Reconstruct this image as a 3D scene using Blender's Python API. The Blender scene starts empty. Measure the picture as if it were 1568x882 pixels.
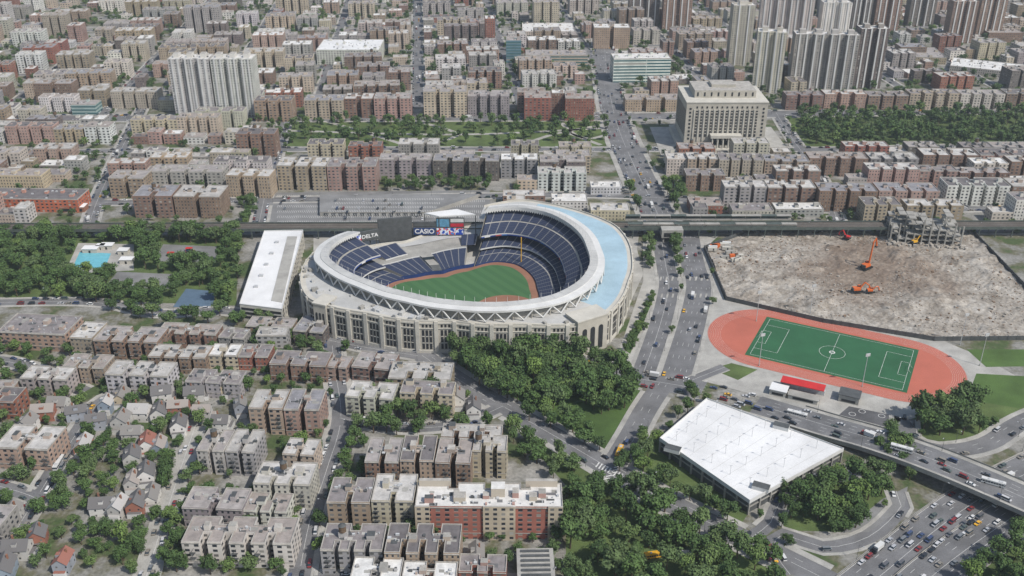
import bpy, math, random
import numpy as np
from mathutils import Vector, Matrix, noise as mnoise
R = random.Random(7)
scene = bpy.context.scene
# ------------------------------------------------------------------ camera / survey
CAMH = 343.0; PITCH = math.radians(27.0); F = 1513.0
SP, CP = math.sin(PITCH), math.cos(PITCH)
def P(u, v, z=0.0):
    """survey: bearing/depression reading -> map coordinates in metres at height z"""
    a = (v-441.0)/F
    t = (CAMH-z)/(SP + a*CP)
    return (t*(u-784.0)/F, t*(CP-a*SP))
cam = bpy.data.cameras.new("camera"); camo = bpy.data.objects.new("camera", cam)
scene.collection.objects.link(camo)
camo.location = (0, 0, CAMH); camo.rotation_euler = (math.pi/2-PITCH, 0, 0)
cam.sensor_width = 36; cam.lens = F/1568*36; cam.clip_start = 1; cam.clip_end = 20000
scene.camera = camo
scene.view_settings.view_transform = 'Standard'; scene.view_settings.look = 'None'; scene.view_settings.exposure = 0
# ------------------------------------------------------------------ light
sun_dir = Vector((0.64, -0.50, 0)).normalized(); EL = math.radians(50)
sd = Vector((sun_dir.x*math.cos(EL), sun_dir.y*math.cos(EL), math.sin(EL)))
w = bpy.data.worlds.new("World"); scene.world = w; w.use_nodes = True
nt = w.node_tree; bg = nt.nodes['Background']
sky = nt.nodes.new('ShaderNodeTexSky'); sky.sky_type = 'NISHITA'; sky.sun_disc = False
sky.sun_elevation = EL; sky.sun_rotation = math.atan2(sd.x, sd.y); sky.air_density = 1.3; sky.dust_density = 1.5
nt.links.new(sky.outputs[0], bg.inputs[0]); bg.inputs[1].default_value = 0.125
sl = bpy.data.lights.new("sun", 'SUN'); sl.energy = 4.5; sl.angle = math.radians(0.5); sl.color = (1, 0.96, 0.895)
so = bpy.data.objects.new("sun", sl); so.rotation_euler = sd.to_track_quat('Z', 'Y').to_euler(); so.location = (300, -200, 800)
scene.collection.objects.link(so)
# ------------------------------------------------------------------ material helpers
class NB:
    def __init__(s, name):
        s.m = bpy.data.materials.new(name); s.m.use_nodes = True; s.t = s.m.node_tree
        s.b = s.t.nodes['Principled BSDF']; s.b.inputs['Roughness'].default_value = .85
        s.b.inputs['Specular IOR Level'].default_value = .25
    def n(s, ty, **k):
        x = s.t.nodes.new(ty)
        for a, b in k.items(): setattr(x, a, b)
        return x
    def put(s, node, i, val):
        if isinstance(val, bpy.types.NodeSocket): s.t.links.new(val, node.inputs[i])
        else: node.inputs[i].default_value = val
    def math(s, op, a, b=0.0, c=None):
        x = s.n('ShaderNodeMath', operation=op); s.put(x, 0, a); s.put(x, 1, b)
        if c is not None: s.put(x, 2, c)
        return x.outputs[0]
    def mix(s, f, a, b, bt='MIX'):
        x = s.n('ShaderNodeMix', data_type='RGBA', blend_type=bt)
        s.put(x, 0, f); s.put(x, 6, a if not isinstance(a, tuple) else (*a[:3], 1)); s.put(x, 7, b if not isinstance(b, tuple) else (*b[:3], 1))
        return x.outputs[2]
    def noise(s, scale, detail=3, vec=None, rough=.6):
        x = s.n('ShaderNodeTexNoise'); x.inputs['Scale'].default_value = scale; x.inputs['Detail'].default_value = detail
        x.inputs['Roughness'].default_value = rough
        if vec is None: vec = s.n('ShaderNodeNewGeometry').outputs['Position']
        s.t.links.new(vec, x.inputs['Vector']); return x.outputs[0]
    def ramp(s, f, stops, interp='LINEAR'):
        x = s.n('ShaderNodeValToRGB'); s.put(x, 0, f); cr = x.color_ramp; cr.interpolation = interp
        while len(cr.elements) < len(stops): cr.elements.new(.5)
        for e, (p, c) in zip(cr.elements, stops): e.position = p; e.color = (*c, 1) if isinstance(c, tuple) else (c, c, c, 1)
        return x.outputs[0]
    def col(s, c): s.put(s.b, 'Base Color', c if not isinstance(c, tuple) else (*c[:3], 1)); return s.m
def simple(name, c, var=.25, scale=.15, rough=.85, metal=0, scale2=1.5):
    b = NB(name); b.b.inputs['Roughness'].default_value = rough; b.b.inputs['Metallic'].default_value = metal
    f1 = b.ramp(b.noise(scale, 4), [(.3, 1-var), (.7, 1+var*.5)])
    f2 = b.ramp(b.noise(scale2, 3), [(.3, 1-var*.6), (.7, 1+var*.3)])
    return b.col(b.mix(1.0, b.mix(1.0, c, f1, 'MULTIPLY'), f2, 'MULTIPLY'))
def objcol(b): return b.n('ShaderNodeObjectInfo')
b = NB("ground_mat")
g = b.ramp(b.noise(.035, 6), [(.40, (.065, .095, .035)), (.47, (.13, .125, .08)), (.53, (.21, .205, .185)), (.66, (.30, .29, .27))])
M_ground = b.col(b.mix(1.0, g, b.ramp(b.noise(.5, 4), [(.3, .65), (.7, 1.15)]), 'MULTIPLY'))
M_asph = simple("asphalt", (.165, .165, .17), .35, .06, .9)
M_asph2 = simple("asphalt_dark", (.10, .10, .105), .35, .06, .9)
M_lot = simple("asphalt_lot", (.20, .20, .20), .3, .05, .9)
M_side = simple("sidewalk_concrete", (.36, .35, .325), .3, .1)
M_plaza = simple("plaza_concrete", (.37, .36, .335), .3, .08)
M_paint = simple("road_paint", (.6, .6, .58), .3, .8)
M_white = simple("white_metal", (.56, .56, .55), .12, .1, .6)
M_ring = simple("ring_roof", (.44, .44, .43), .18, .06, .7)
M_whiteroof = simple("white_roof", (.66, .66, .66), .16, .04, .7)
M_conc = simple("concrete", (.32, .31, .285), .3, .08)
M_dark = simple("dark_opening", (.03, .032, .036), .3, .3, .4)
M_steel = simple("dark_steel", (.085, .09, .092), .3, .3, .6)
M_rust = simple("rail_deck", (.075, .06, .05), .35, .2, .8)
M_green_steel = simple("painted_steel", (.09, .11, .10), .3, .3, .6)
M_lime = simple("limestone", (.41, .385, .335), .16, .12)
M_limel = simple("limestone_light", (.485, .465, .415), .14, .12)
M_glass = simple("glass_dark", (.03, .045, .06), .3, .3, .15)
M_grass = simple("lawn_grass", (.075, .13, .035), .45, .03, .95)
M_lawn2 = simple("park_grass", (.095, .135, .045), .5, .05, .95)
M_dirt = simple("dirt", (.23, .16, .11), .3, .05, .95)
M_track = simple("running_track", (.42, .125, .085), .14, .04, .8)
M_turf = simple("synthetic_turf", (.028, .11, .05), .2, .04, .9)
M_clay = simple("infield_clay", (.26, .13, .085), .2, .05, .9)
M_blueterr = simple("pale_blue_membrane", (.33, .46, .54), .18, .05, .6)
M_redroof = simple("red_awning", (.5, .03, .03), .15, .2, .6)
M_orange = simple("orange_paint", (.58, .13, .03), .2, .6, .4)
M_yellow = simple("yellow_paint", (.62, .34, .03), .15, .6, .4)
M_rubber = simple("rubber", (.02, .02, .02), .2, 1, .8)
M_water = simple("pool_water", (.14, .42, .5), .15, .3, .1)
M_bark = simple("bark", (.10, .075, .05), .3, 1)
b = NB("ballfield_grass")
pos = b.n('ShaderNodeNewGeometry').outputs['Position']; sx = b.n('ShaderNodeSeparateXYZ'); b.put(sx, 0, pos)
st = b.math('GREATER_THAN', b.math('FRACT', b.math('DIVIDE', b.math('ADD', b.math('MULTIPLY', sx.outputs[0], .8), b.math('MULTIPLY', sx.outputs[1], .6)), 9.0)), .5)
M_ball = b.col(b.mix(st, (.045, .115, .045), (.055, .132, .052)))
b = NB("rubble_ground")
g1 = b.ramp(b.noise(.06, 10, rough=.8), [(.32, (.15, .125, .10)), (.44, (.25, .22, .185)), (.54, (.36, .33, .29)), (.68, (.48, .455, .415))])
pos = b.n('ShaderNodeNewGeometry').outputs['Position']
vd = b.n('ShaderNodeVectorMath', operation='DISTANCE'); b.put(vd, 0, pos); b.put(vd, 1, (285, 708, 0))
dd = b.math('ADD', b.math('DIVIDE', vd.outputs['Value'], 85.0), b.math('MULTIPLY', b.noise(.025, 6), 1.3))
f = b.ramp(b.math('SUBTRACT', dd, .6), [(.45, .95), (.95, 0.0)])
br = b.ramp(b.noise(.06, 9, rough=.75), [(.32, (.125, .092, .068)), (.5, (.20, .155, .12)), (.68, (.30, .25, .20))])
M_rub = b.col(b.mix(1.0, b.mix(f, g1, br), b.ramp(b.noise(.4, 6, rough=.8), [(.35, .62), (.65, 1.15)]), 'MULTIPLY'))
M_debris = simple("broken_concrete", (.38, .35, .31), .5, .15, .95)
def wallmat(name, pu, pv, wu, wv, winrand=.5, glasscol=(.03, .034, .042)):
    b = NB(name); uv = b.n('ShaderNodeUVMap').outputs[0]; s = b.n('ShaderNodeSeparateXYZ'); b.put(s, 0, uv)
    u = b.math('DIVIDE', s.outputs[0], pu); v = b.math('DIVIDE', s.outputs[1], pv)
    fu = b.math('FRACT', u); fv = b.math('FRACT', v)
    inu = b.math('LESS_THAN', b.math('ABSOLUTE', b.math('SUBTRACT', fu, .5)), wu/2)
    inv = b.math('LESS_THAN', b.math('ABSOLUTE', b.math('SUBTRACT', fv, .5)), wv/2)
    below = b.math('LESS_THAN', v, -.05)
    win = b.math('MULTIPLY', b.math('MULTIPLY', inu, inv), below)
    cell = b.n('ShaderNodeCombineXYZ'); b.put(cell, 0, b.math('FLOOR', u)); b.put(cell, 1, b.math('FLOOR', v))
    oi = objcol(b); b.put(cell, 2, b.math('MULTIPLY', oi.outputs['Random'], 97.0))
    wn = b.n('ShaderNodeTexWhiteNoise'); b.put(wn, 0, cell.outputs[0])
    wc = b.ramp(wn.outputs['Value'], [(0, glasscol), (winrand, glasscol), (winrand+.02, (.10, .10, .10)), (.93, (.16, .15, .14)), (1, (.34, .33, .30))])
    base = b.mix(1.0, oi.outputs['Color'], b.ramp(b.noise(.09, 5), [(.3, .74), (.7, 1.12)]), 'MULTIPLY')
    lint = b.math('MULTIPLY', b.math('MULTIPLY', inu, below), b.math('LESS_THAN', b.math('ABSOLUTE', b.math('SUBTRACT', fv, .5-wv/2-.04)), .035))
    base = b.mix(b.math('MULTIPLY', lint, .6), base, (.5, .48, .44))
    colr = b.mix(win, base, wc)
    b.t.links.new(b.math('SUBTRACT', .85, b.math('MULTIPLY', win, .55)), b.b.inputs['Roughness'])
    return b.col(colr)
M_wallA = wallmat("brick_wall_windows", 2.9, 3.05, .38, .52)
M_wallB = wallmat("brick_wall_paired_windows", 4.1, 3.05, .48, .50)
M_wallS = wallmat("tower_wall_windows", 3.3, 2.9, .5, .5, .6, (.06, .065, .07))
M_wallO = wallmat("office_ribbon_windows", 40.0, 3.9, .985, .48, .9, glasscol=(.05, .12, .13))
M_wallblank = wallmat("plain_painted_wall", 4.5, 3.3, .2, .35)
b = NB("roof_membrane"); oi = objcol(b)
rc = b.ramp(oi.outputs['Random'], [(0, (.32, .295, .285)), (.16, (.225, .205, .205)), (.3, (.40, .385, .365)), (.46, (.15, .138, .14)), (.55, (.31, .275, .255)), (.68, (.47, .455, .435)), (.84, (.62, .615, .60)), (.93, (.25, .245, .26))], 'CONSTANT')
M_roof = b.col(b.mix(1.0, rc, b.ramp(b.noise(.18, 6, rough=.7), [(.28, .58), (.72, 1.2)]), 'MULTIPLY'))
b = NB("roof_white"); M_roofw = b.col(b.mix(1.0, (.60, .59, .57), b.ramp(b.noise(.2, 6, rough=.7), [(.28, .7), (.72, 1.12)]), 'MULTIPLY'))
M_cop = simple("stone_coping", (.38, .36, .33), .3, .3)
b = NB("bulkhead_wall"); M_bulk = b.col(b.mix(.35, objcol(b).outputs['Color'], (.45, .43, .40)))
M_tank = simple("cedar_tank", (.13, .09, .06), .3, 1)
M_duct = simple("galvanised_duct", (.45, .46, .47), .2, .8, .5)
b = NB("car_paint"); b.b.inputs['Roughness'].default_value = .3; b.b.inputs['Specular IOR Level'].default_value = .5
M_car = b.col(objcol(b).outputs['Color'])
b = NB("house_shingle"); M_shing = b.col(b.ramp(objcol(b).outputs['Random'], [(0, (.13, .125, .125)), (.35, (.2, .19, .18)), (.6, (.28, .25, .23)), (.8, (.25, .11, .085)), (.9, (.36, .35, .34))], 'CONSTANT'))
b = NB("foliage"); oi = objcol(b)
base = b.ramp(oi.outputs['Random'], [(0, (.052, .090, .030)), (.3, (.064, .113, .035)), (.6, (.078, .132, .040)), (.85, (.095, .138, .056)), (1, (.13, .20, .05))])
tc = b.n('ShaderNodeTexCoord').outputs['Object']
M_leaf = b.col(b.mix(1.0, base, b.ramp(b.noise(.55, 4, tc), [(.3, .6), (.7, 1.3)]), 'MULTIPLY'))
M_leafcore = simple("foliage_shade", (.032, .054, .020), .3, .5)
b = NB("stadium_seats"); uv = b.n('ShaderNodeUVMap').outputs[0]; s = b.n('ShaderNodeSeparateXYZ'); b.put(s, 0, uv)
ai = b.math('LESS_THAN', b.math('FRACT', b.math('DIVIDE', s.outputs[0], 9.0)), .09)
rowl = b.math('LESS_THAN', b.math('FRACT', b.math('DIVIDE', s.outputs[1], 1.7)), .22)
cc = b.mix(b.math('MULTIPLY', rowl, .3), (.018, .028, .062), (.13, .13, .14)); M_seat = b.col(b.mix(ai, cc, (.18, .18, .185)))
b = NB("advert_boards"); uv = b.n('ShaderNodeUVMap').outputs[0]
vo = b.n('ShaderNodeTexWhiteNoise'); sep = b.n('ShaderNodeSeparateXYZ'); b.put(sep, 0, uv); cb = b.n('ShaderNodeCombineXYZ'); b.put(cb, 0, b.math('FLOOR', b.math('DIVIDE', sep.outputs[0], 6.0))); b.put(vo, 0, cb.outputs[0])
M_ads = b.col(b.ramp(vo.outputs['Value'], [(0, (.01, .03, .15)), (.3, (.5, .5, .5)), (.45, (.02, .05, .2)), (.8, (.3, .05, .05)), (.85, (.02, .1, .3))], 'CONSTANT'))
b = NB("screen_picture"); M_screen = b.col(b.ramp(b.noise(.22, 2), [(.38, (.02, .06, .35)), (.46, (.6, .65, .7)), (.54, (.5, .04, .05)), (.62, (.05, .2, .5))], 'CONSTANT'))
M_blue = simple("navy_panel", (.015, .04, .14), .15, .3, .5)
M_pic = simple("cyan_panel", (.12, .30, .45), .5, .3, .5)
M_red = simple("red_panel", (.5, .03, .05), .3, .4, .5)
# ------------------------------------------------------------------ mesh builder
class MB:
    def __init__(s): s.v = []; s.f = []; s.m = []; s.uv = []; s.mats = []
    def mi(s, mat):
        if mat not in s.mats: s.mats.append(mat)
        return s.mats.index(mat)
    def poly(s, pts, mat, uv=None):
        i = len(s.v); s.v += [tuple(p) for p in pts]; s.f.append(tuple(range(i, i+len(pts)))); s.m.append(s.mi(mat))
        s.uv += uv if uv else [(0, 1)]*len(pts)
    def prism(s, pts, z0, z1, mat, top=None, vtop=0.0, cap=True):
        n = len(pts); L = 0
        for i in range(n):
            a, c = pts[i], pts[(i+1) % n]; d = math.hypot(c[0]-a[0], c[1]-a[1])
            s.poly([(a[0], a[1], z0), (c[0], c[1], z0), (c[0], c[1], z1), (a[0], a[1], z1)], mat,
                   [(L, z0-z1+vtop), (L+d, z0-z1+vtop), (L+d, vtop), (L, vtop)]); L += d
        if cap: s.poly([(p[0], p[1], z1) for p in pts], top or mat)
    def box(s, cx, cy, z0, z1, sx, sy, rot=0, mat=None, top=None, vtop=1.0):
        c, q = math.cos(rot), math.sin(rot); pts = []
        for x, y in ((-sx/2, -sy/2), (sx/2, -sy/2), (sx/2, sy/2), (-sx/2, sy/2)): pts.append((cx+x*c-y*q, cy+x*q+y*c))
        s.prism(pts, z0, z1, mat, top, vtop + (z1-z0 if vtop > 0 else 0))
    def cyl(s, x, y, z0, z1, r0, r1, n, mat, top=True):
        for i in range(n):
            a, b2 = 2*math.pi*i/n, 2*math.pi*(i+1)/n
            s.poly([(x+r0*math.cos(a), y+r0*math.sin(a), z0), (x+r0*math.cos(b2), y+r0*math.sin(b2), z0), (x+r1*math.cos(b2), y+r1*math.sin(b2), z1), (x+r1*math.cos(a), y+r1*math.sin(a), z1)], mat)
        if top and r1 > .01: s.poly([(x+r1*math.cos(2*math.pi*i/n), y+r1*math.sin(2*math.pi*i/n), z1) for i in range(n)], mat)
    def tube(s, p0, p1, r, mat, n=6, r1=None):
        p0, p1 = Vector(p0), Vector(p1); d = (p1-p0).normalized(); r1 = r if r1 is None else r1
        a = d.orthogonal().normalized(); b2 = d.cross(a)
        for i in range(n):
            t0, t1 = 2*math.pi*i/n, 2*math.pi*(i+1)/n
            o0 = a*math.cos(t0)+b2*math.sin(t0); o1 = a*math.cos(t1)+b2*math.sin(t1)
            s.poly([p0+o0*r, p0+o1*r, p1+o1*r1, p1+o0*r1], mat)
        s.poly([p1+(a*math.cos(2*math.pi*i/n)+b2*math.sin(2*math.pi*i/n))*r1 for i in range(n)], mat)
    def mesh(s, name):
        me = bpy.data.meshes.new(name); me.from_pydata(s.v, [], s.f)
        for m in s.mats: me.materials.append(m)
        me.polygons.foreach_set('material_index', s.m)
        l = me.uv_layers.new(); l.data.foreach_set('uv', np.array(s.uv, dtype=np.float32).ravel())
        me.update(); return me
    def obj(s, name, loc=(0, 0, 0), rot=0, color=(1, 1, 1), parent=None):
        return place(s.mesh(name), name, loc, rot, color, 1, parent)
def place(me, name, loc, rot=0, color=(1, 1, 1), scale=1, parent=None):
    o = bpy.data.objects.new(name, me); o.location = loc
    o.rotation_euler = (0, 0, rot) if not isinstance(rot, tuple) else rot
    o.scale = (scale,)*3 if not isinstance(scale, tuple) else scale
    o.color = (*color, 1); scene.collection.objects.link(o)
    if parent: o.parent = parent
    return o
def empty(name, loc=(0, 0, 0)):
    o = bpy.data.objects.new(name, None); o.location = loc; scene.collection.objects.link(o); return o
# ------------------------------------------------------------------ occupancy raster
RX0, RY0, RS = -1700, 150, 2.0; NX, NY = 1700, 1300
occ = np.zeros((NX, NY), np.uint8); rid = np.zeros((NX, NY), np.uint8)
def rmask(pts):
    xs = [p[0] for p in pts]; ys = [p[1] for p in pts]
    i0 = max(0, int((min(xs)-RX0)/RS)); i1 = min(NX, int((max(xs)-RX0)/RS)+2)
    j0 = max(0, int((min(ys)-RY0)/RS)); j1 = min(NY, int((max(ys)-RY0)/RS)+2)
    if i1 <= i0 or j1 <= j0: return None
    gx, gy = np.meshgrid(RX0+(np.arange(i0, i1)+.5)*RS, RY0+(np.arange(j0, j1)+.5)*RS, indexing='ij')
    m = np.zeros(gx.shape, bool); n = len(pts)
    for k in range(n):
        x1, y1 = pts[k][:2]; x2, y2 = pts[(k+1) % n][:2]
        if y1 == y2: continue
        m ^= ((gy > y1) != (gy > y2)) & (gx < (x2-x1)*(gy-y1)/(y2-y1)+x1)
    return (slice(i0, i1), slice(j0, j1)), m
def mark(pts, val, arr=occ):
    r = rmask(pts)
    if r: arr[r[0]][r[1]] = val
def isocc(pts):
    r = rmask(pts)
    if not r: return True
    return bool((occ[r[0]][r[1]] > 0).any())
def occat(x, y, arr=occ):
    i, j = int((x-RX0)/RS), int((y-RY0)/RS)
    return arr[i, j] if 0 <= i < NX and 0 <= j < NY else 0
def pin(x, y, pts):
    c = False; n = len(pts)
    for k in range(n):
        x1, y1 = pts[k]; x2, y2 = pts[(k+1) % n]
        if (y1 > y) != (y2 > y) and x < (x2-x1)*(y-y1)/(y2-y1)+x1: c = not c
    return c
def PP(l, z=0): return [P(a, b2, z) for a, b2 in l]
# ------------------------------------------------------------------ ground
mb = MB(); mb.poly([(-9000, -2000, 0), (9000, -2000, 0), (9000, 14000, 0), (-9000, 14000, 0)], M_ground); mb.obj("ground")
def sheet(name, pts, z, mat, occv=0):
    mb = MB(); mb.poly([(p[0], p[1], z) for p in pts], mat)
    if occv: mark(pts, occv)
    return mb.obj(name)
def catmull(pts, step=7):
    out = []; n = len(pts)
    for i in range(n-1):
        p0 = np.array(pts[max(0, i-1)]); p1 = np.array(pts[i]); p2 = np.array(pts[i+1]); p3 = np.array(pts[min(n-1, i+2)])
        k = max(1, int(np.linalg.norm(p2-p1)/step))
        for j in range(k):
            t = j/k; out.append(.5*((2*p1)+(-p0+p2)*t+(2*p0-5*p1+4*p2-p3)*t*t+(-p0+3*p1-3*p2+p3)*t**3))
    out.append(np.array(pts[-1])); return out
roads = []
def road(px, width, lanes=2, side=3.0, mat=None, cars=.02, parked=.0, z=0, name="road", world=False):
    pts = []
    for q in px:
        zz = q[2] if len(q) > 2 else 0
        x, y = (q[0], q[1]) if world else P(q[0], q[1], zz)
        pts.append((x, y, zz))
    c = catmull(pts); r = dict(c=c, w=width, lanes=lanes, side=side, mat=mat or M_asph, cars=cars, parked=parked, name=name, id=len(roads)+1)
    roads.append(r)
    L, Rr = offs(c, width/2+.5)
    for i in range(len(c)-1):
        if max(c[i][2], c[i+1][2]) < 2.5:
            q = [L[i], L[i+1], Rr[i+1], Rr[i]]; mark(q, 2); mark(q, r['id'], rid)
        else: mark([L[i], L[i+1], Rr[i+1], Rr[i]], 2)
def normals(c):
    ns = []
    for i in range(len(c)):
        d = c[min(len(c)-1, i+1)]-c[max(0, i-1)]; l = math.hypot(d[0], d[1]) or 1; ns.append((-d[1]/l, d[0]/l))
    return ns
def offs(c, o):
    ns = normals(c)
    return [(p[0]+n[0]*o, p[1]+n[1]*o) for p, n in zip(c, ns)], [(p[0]-n[0]*o, p[1]-n[1]*o) for p, n in zip(c, ns)]
road([(780, 532), (860, 552), (970, 578), (1060, 594), (1160, 620), (1260, 650, 2), (1350, 676, 6), (1450, 712, 9), (1568, 762, 9), (1720, 830, 9)], 21, 6, 3, cars=.035)
road([(1012, 352), (1015, 380), (1020, 410), (1024, 440), (1010, 500), (985, 572)], 15, 4, 2.5, cars=.012)
road([(1052, 352), (1056, 380), (1062, 410), (1070, 440), (1058, 500), (1032, 585)], 19, 5, 2.5, cars=.02)
road([(1015, 588), (990, 625), (965, 670), (940, 712)], 14, 3, 3, cars=.006)
road([(640, 540), (700, 580), (770, 622), (850, 668), (928, 714), (1010, 762), (1110, 812), (1190, 850), (1300, 905)], 15, 4, 4, cars=.008)
road([(1140, 830), (1180, 800), (1196, 765), (1240, 735), (1330, 720)], 8, 2, 2.5, cars=.01)
road([(1210, 880), (1185, 842), (1200, 818), (1260, 838), (1330, 822), (1380, 775), (1372, 752)], 9, 2, 2, cars=.02)
road([(1250, 960), (1350, 880), (1440, 806), (1520, 752), (1640, 690), (1800, 600)], 26, 6, 1, cars=.06, name="highway")
road([(1345, 960), (1430, 880), (1510, 820), (1600, 762), (1750, 690)], 24, 6, 1, cars=.05, name="highway")
road([(1385, 640), (1392, 672), (1440, 690), (1510, 680), (1568, 645), (1680, 600)], 12, 3, 3, cars=.02)
road([(1110, 562), (1060, 582)], 8, 2, 1, cars=0)
road([(925, 60), (930, 120), (945, 190), (975, 262), (1000, 312), (1016, 352)], 30, 6, 5, cars=.025, parked=.3)
road([(-300, 181), (0, 181), (430, 181), (930, 179), (1100, 176), (1568, 168), (1900, 160)], 24, 6, 4, cars=.02, parked=.4)
road([(-300, 298), (130, 310), (420, 306), (600, 303), (760, 300), (960, 300), (1280, 322), (1568, 318), (1900, 318)], 12, 2, 3, cars=.01, parked=.4)
road([(-300, 352), (0, 352), (460, 352), (900, 352), (1568, 352), (1900, 352)], 15, 2, 3, cars=.01, parked=.2)
road([(-200, 236), (430, 229), (940, 229), (1240, 229), (1568, 222), (1900, 222)], 11, 2, 3, cars=.01, parked=.4)
road([(218, 165), (185, 230), (150, 305), (135, 350)], 12, 2, 3, cars=.01, parked=.5)
road([(440, 172), (425, 230), (408, 290), (395, 350)], 12, 2, 3, cars=.01, parked=.5)
road([(1188, 172), (1215, 215), (1255, 270), (1285, 345)], 12, 2, 3, cars=.01, parked=.5)
road([(506, 500), (512, 560), (522, 640), (500, 720), (474, 800), (455, 900), (440, 990)], 11, 2, 3.5, cars=.006, parked=.5)
road([(240, 590), (160, 612), (120, 660), (70, 740), (20, 820), (-40, 930)], 10, 2, 3, cars=.005, parked=.5)
road([(300, 650), (276, 720), (250, 800), (225, 880), (190, 990)], 8, 2, 3, mat=M_side, cars=.004, parked=.3)
road([(-200, 560), (0, 552), (130, 600)], 10, 2, 2.5, cars=.005, parked=.4)
road([(-200, 700), (0, 745), (60, 765)], 9, 2, 2, cars=.0, parked=.4)
road([(-200, 470), (120, 462), (240, 480), (360, 478), (500, 520), (640, 545)], 10, 2, 2.5, cars=.008, parked=.5)
road([(456, 888), (700, 890), (900, 905)], 10, 2, 2.5, cars=.005, parked=.4)
road([(520, 640), (600, 655), (700, 650), (770, 622)], 9, 2, 2.5, cars=.005, parked=.5)
GA = math.radians(5.0)
def rot2(x, y, a=GA): return (x*math.cos(a)-y*math.sin(a), x*math.sin(a)+y*math.cos(a))
OX, OY = P(641, 165)
def loc2w(x, y): q = rot2(x, y); return (OX+q[0], OY+q[1])
BX, BY = 122.0, 88.0
for k in range(-10, 12):
    main_ = k in (0, 3, -3)
    road([loc2w(k*BX, 0), loc2w(k*BX, 1200)], 15 if main_ else 11, 2, 3, cars=.02 if main_ else .006, parked=.7 if main_ else .4, world=True)
for k in range(1, 13):
    road([loc2w(-10*BX, k*BY+20), loc2w(11*BX, k*BY+20)], 10, 2, 2.5, cars=.005, parked=.35, world=True)
# ------------------------------------------------------------------ vehicles
def make_car(kind):
    mb = MB(); W2 = .92
    if kind == 'suv': prof = [(-2.35, .35), (-2.38, .95), (-1.3, 1.05), (2.3, 1.05), (2.35, .35)]; cab = [(-1.3, 1.03), (-.7, 1.75), (2.0, 1.75), (2.28, 1.03)]
    elif kind == 'van': prof = [(-2.5, .35), (-2.55, 1.0), (-1.9, 1.15), (2.5, 1.15), (2.55, .35)]; cab = [(-1.9, 1.12), (-1.2, 2.1), (2.45, 2.15), (2.5, 1.12)]
    else: prof = [(-2.3, .32), (-2.34, .72), (-1.1, .92), (1.7, .95), (2.32, .88), (2.34, .32)]; cab = [(-1.15, .9), (-.45, 1.42), (1.0, 1.44), (1.8, .93)]
    n = len(prof)
    mb.poly([(x, -W2, z) for x, z in prof], M_car); mb.poly([(x, W2, z) for x, z in prof], M_car)
    for i in range(n):
        a, c = prof[i], prof[(i+1) % n]; mb.poly([(a[0], -W2, a[1]), (c[0], -W2, c[1]), (c[0], W2, c[1]), (a[0], W2, a[1])], M_car)
    wi = W2-.02; wt = W2-.2
    c = cab
    for s in (-1, 1): mb.poly([(c[0][0], s*wi, c[0][1]), (c[3][0], s*wi, c[3][1]), (c[2][0], s*wt, c[2][1]), (c[1][0], s*wt, c[1][1])], M_glass)
    mb.poly([(c[0][0], -wi, c[0][1]), (c[0][0], wi, c[0][1]), (c[1][0], wt, c[1][1]), (c[1][0], -wt, c[1][1])], M_glass)
    mb.poly([(c[3][0], -wi, c[3][1]), (c[3][0], wi, c[3][1]), (c[2][0], wt, c[2][1]), (c[2][0], -wt, c[2][1])], M_glass)
    mb.poly([(c[1][0]-.05, -wt-.03, c[1][1]+.02), (c[1][0]-.05, wt+.03, c[1][1]+.02), (c[2][0]+.05, wt+.03, c[2][1]+.02), (c[2][0]+.05, -wt-.03, c[2][1]+.02)], M_car)
    for x in (-1.45, 1.4):
        for s in (-1, 1): mb.tube((x, s*(W2-.2), .34), (x, s*(W2+.03), .34), .34, M_rubber, 10)
    return mb.mesh("car_"+kind)
CARS = [make_car('sedan'), make_car('sedan'), make_car('suv'), make_car('van')]
def make_bus(body, L=12):
    mb = MB(); mb.box(0, 0, .45, 1.35, L, 2.5, 0, body); mb.box(0, 0, 1.35, 2.35, L-.1, 2.42, 0, M_glass); mb.box(0, 0, 2.35, 3.0, L, 2.5, 0, body)
    for k in range(9): mb.box(-L/2+.7+k*L/9, 0, 1.34, 2.36, .16, 2.47, 0, body)
    mb.box(L*.3, 0, 3.0, 3.25, 2, 1.5, 0, M_duct); mb.box(-L*.2, 0, 3.0, 3.2, 1, 1, 0, M_duct)
    for x in (-L*.33, L*.3):
        for s in (-1, 1): mb.tube((x, s*1.0, .5), (x, s*1.29, .5), .5, M_rubber, 12)
    return mb.mesh("bus")
BUS = make_bus(M_white); SBUS = make_bus(M_yellow, 11)
def make_truck():
    mb = MB(); mb.box(1.2, 0, 1.0, 3.5, 6.0, 2.4, 0, M_white); mb.box(-2.9, 0, .5, 1.5, 1.9, 2.2, 0, M_car); mb.box(-2.7, 0, 1.5, 2.5, 1.4, 2.1, 0, M_glass); mb.box(-2.65, 0, 2.5, 2.65, 1.3, 2.1, 0, M_car); mb.box(.5, 0, .6, 1.0, 7.4, 1.2, 0, M_steel)
    for x in (-2.8, 2.6, 1.5):
        for s in (-1, 1): mb.tube((x, s*.85, .5), (x, s*1.15, .5), .5, M_rubber, 12)
    return mb.mesh("truck")
TRUCK = make_truck()
CCOL = [(.55, .55, .55), (.62, .62, .62), (.35, .36, .38), (.03, .03, .035), (.02, .02, .025), (.1, .1, .11), (.05, .07, .14), (.2, .03, .03), (.22, .2, .17), (.45, .45, .46), (.08, .1, .09), (.16, .17, .18)]
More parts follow.
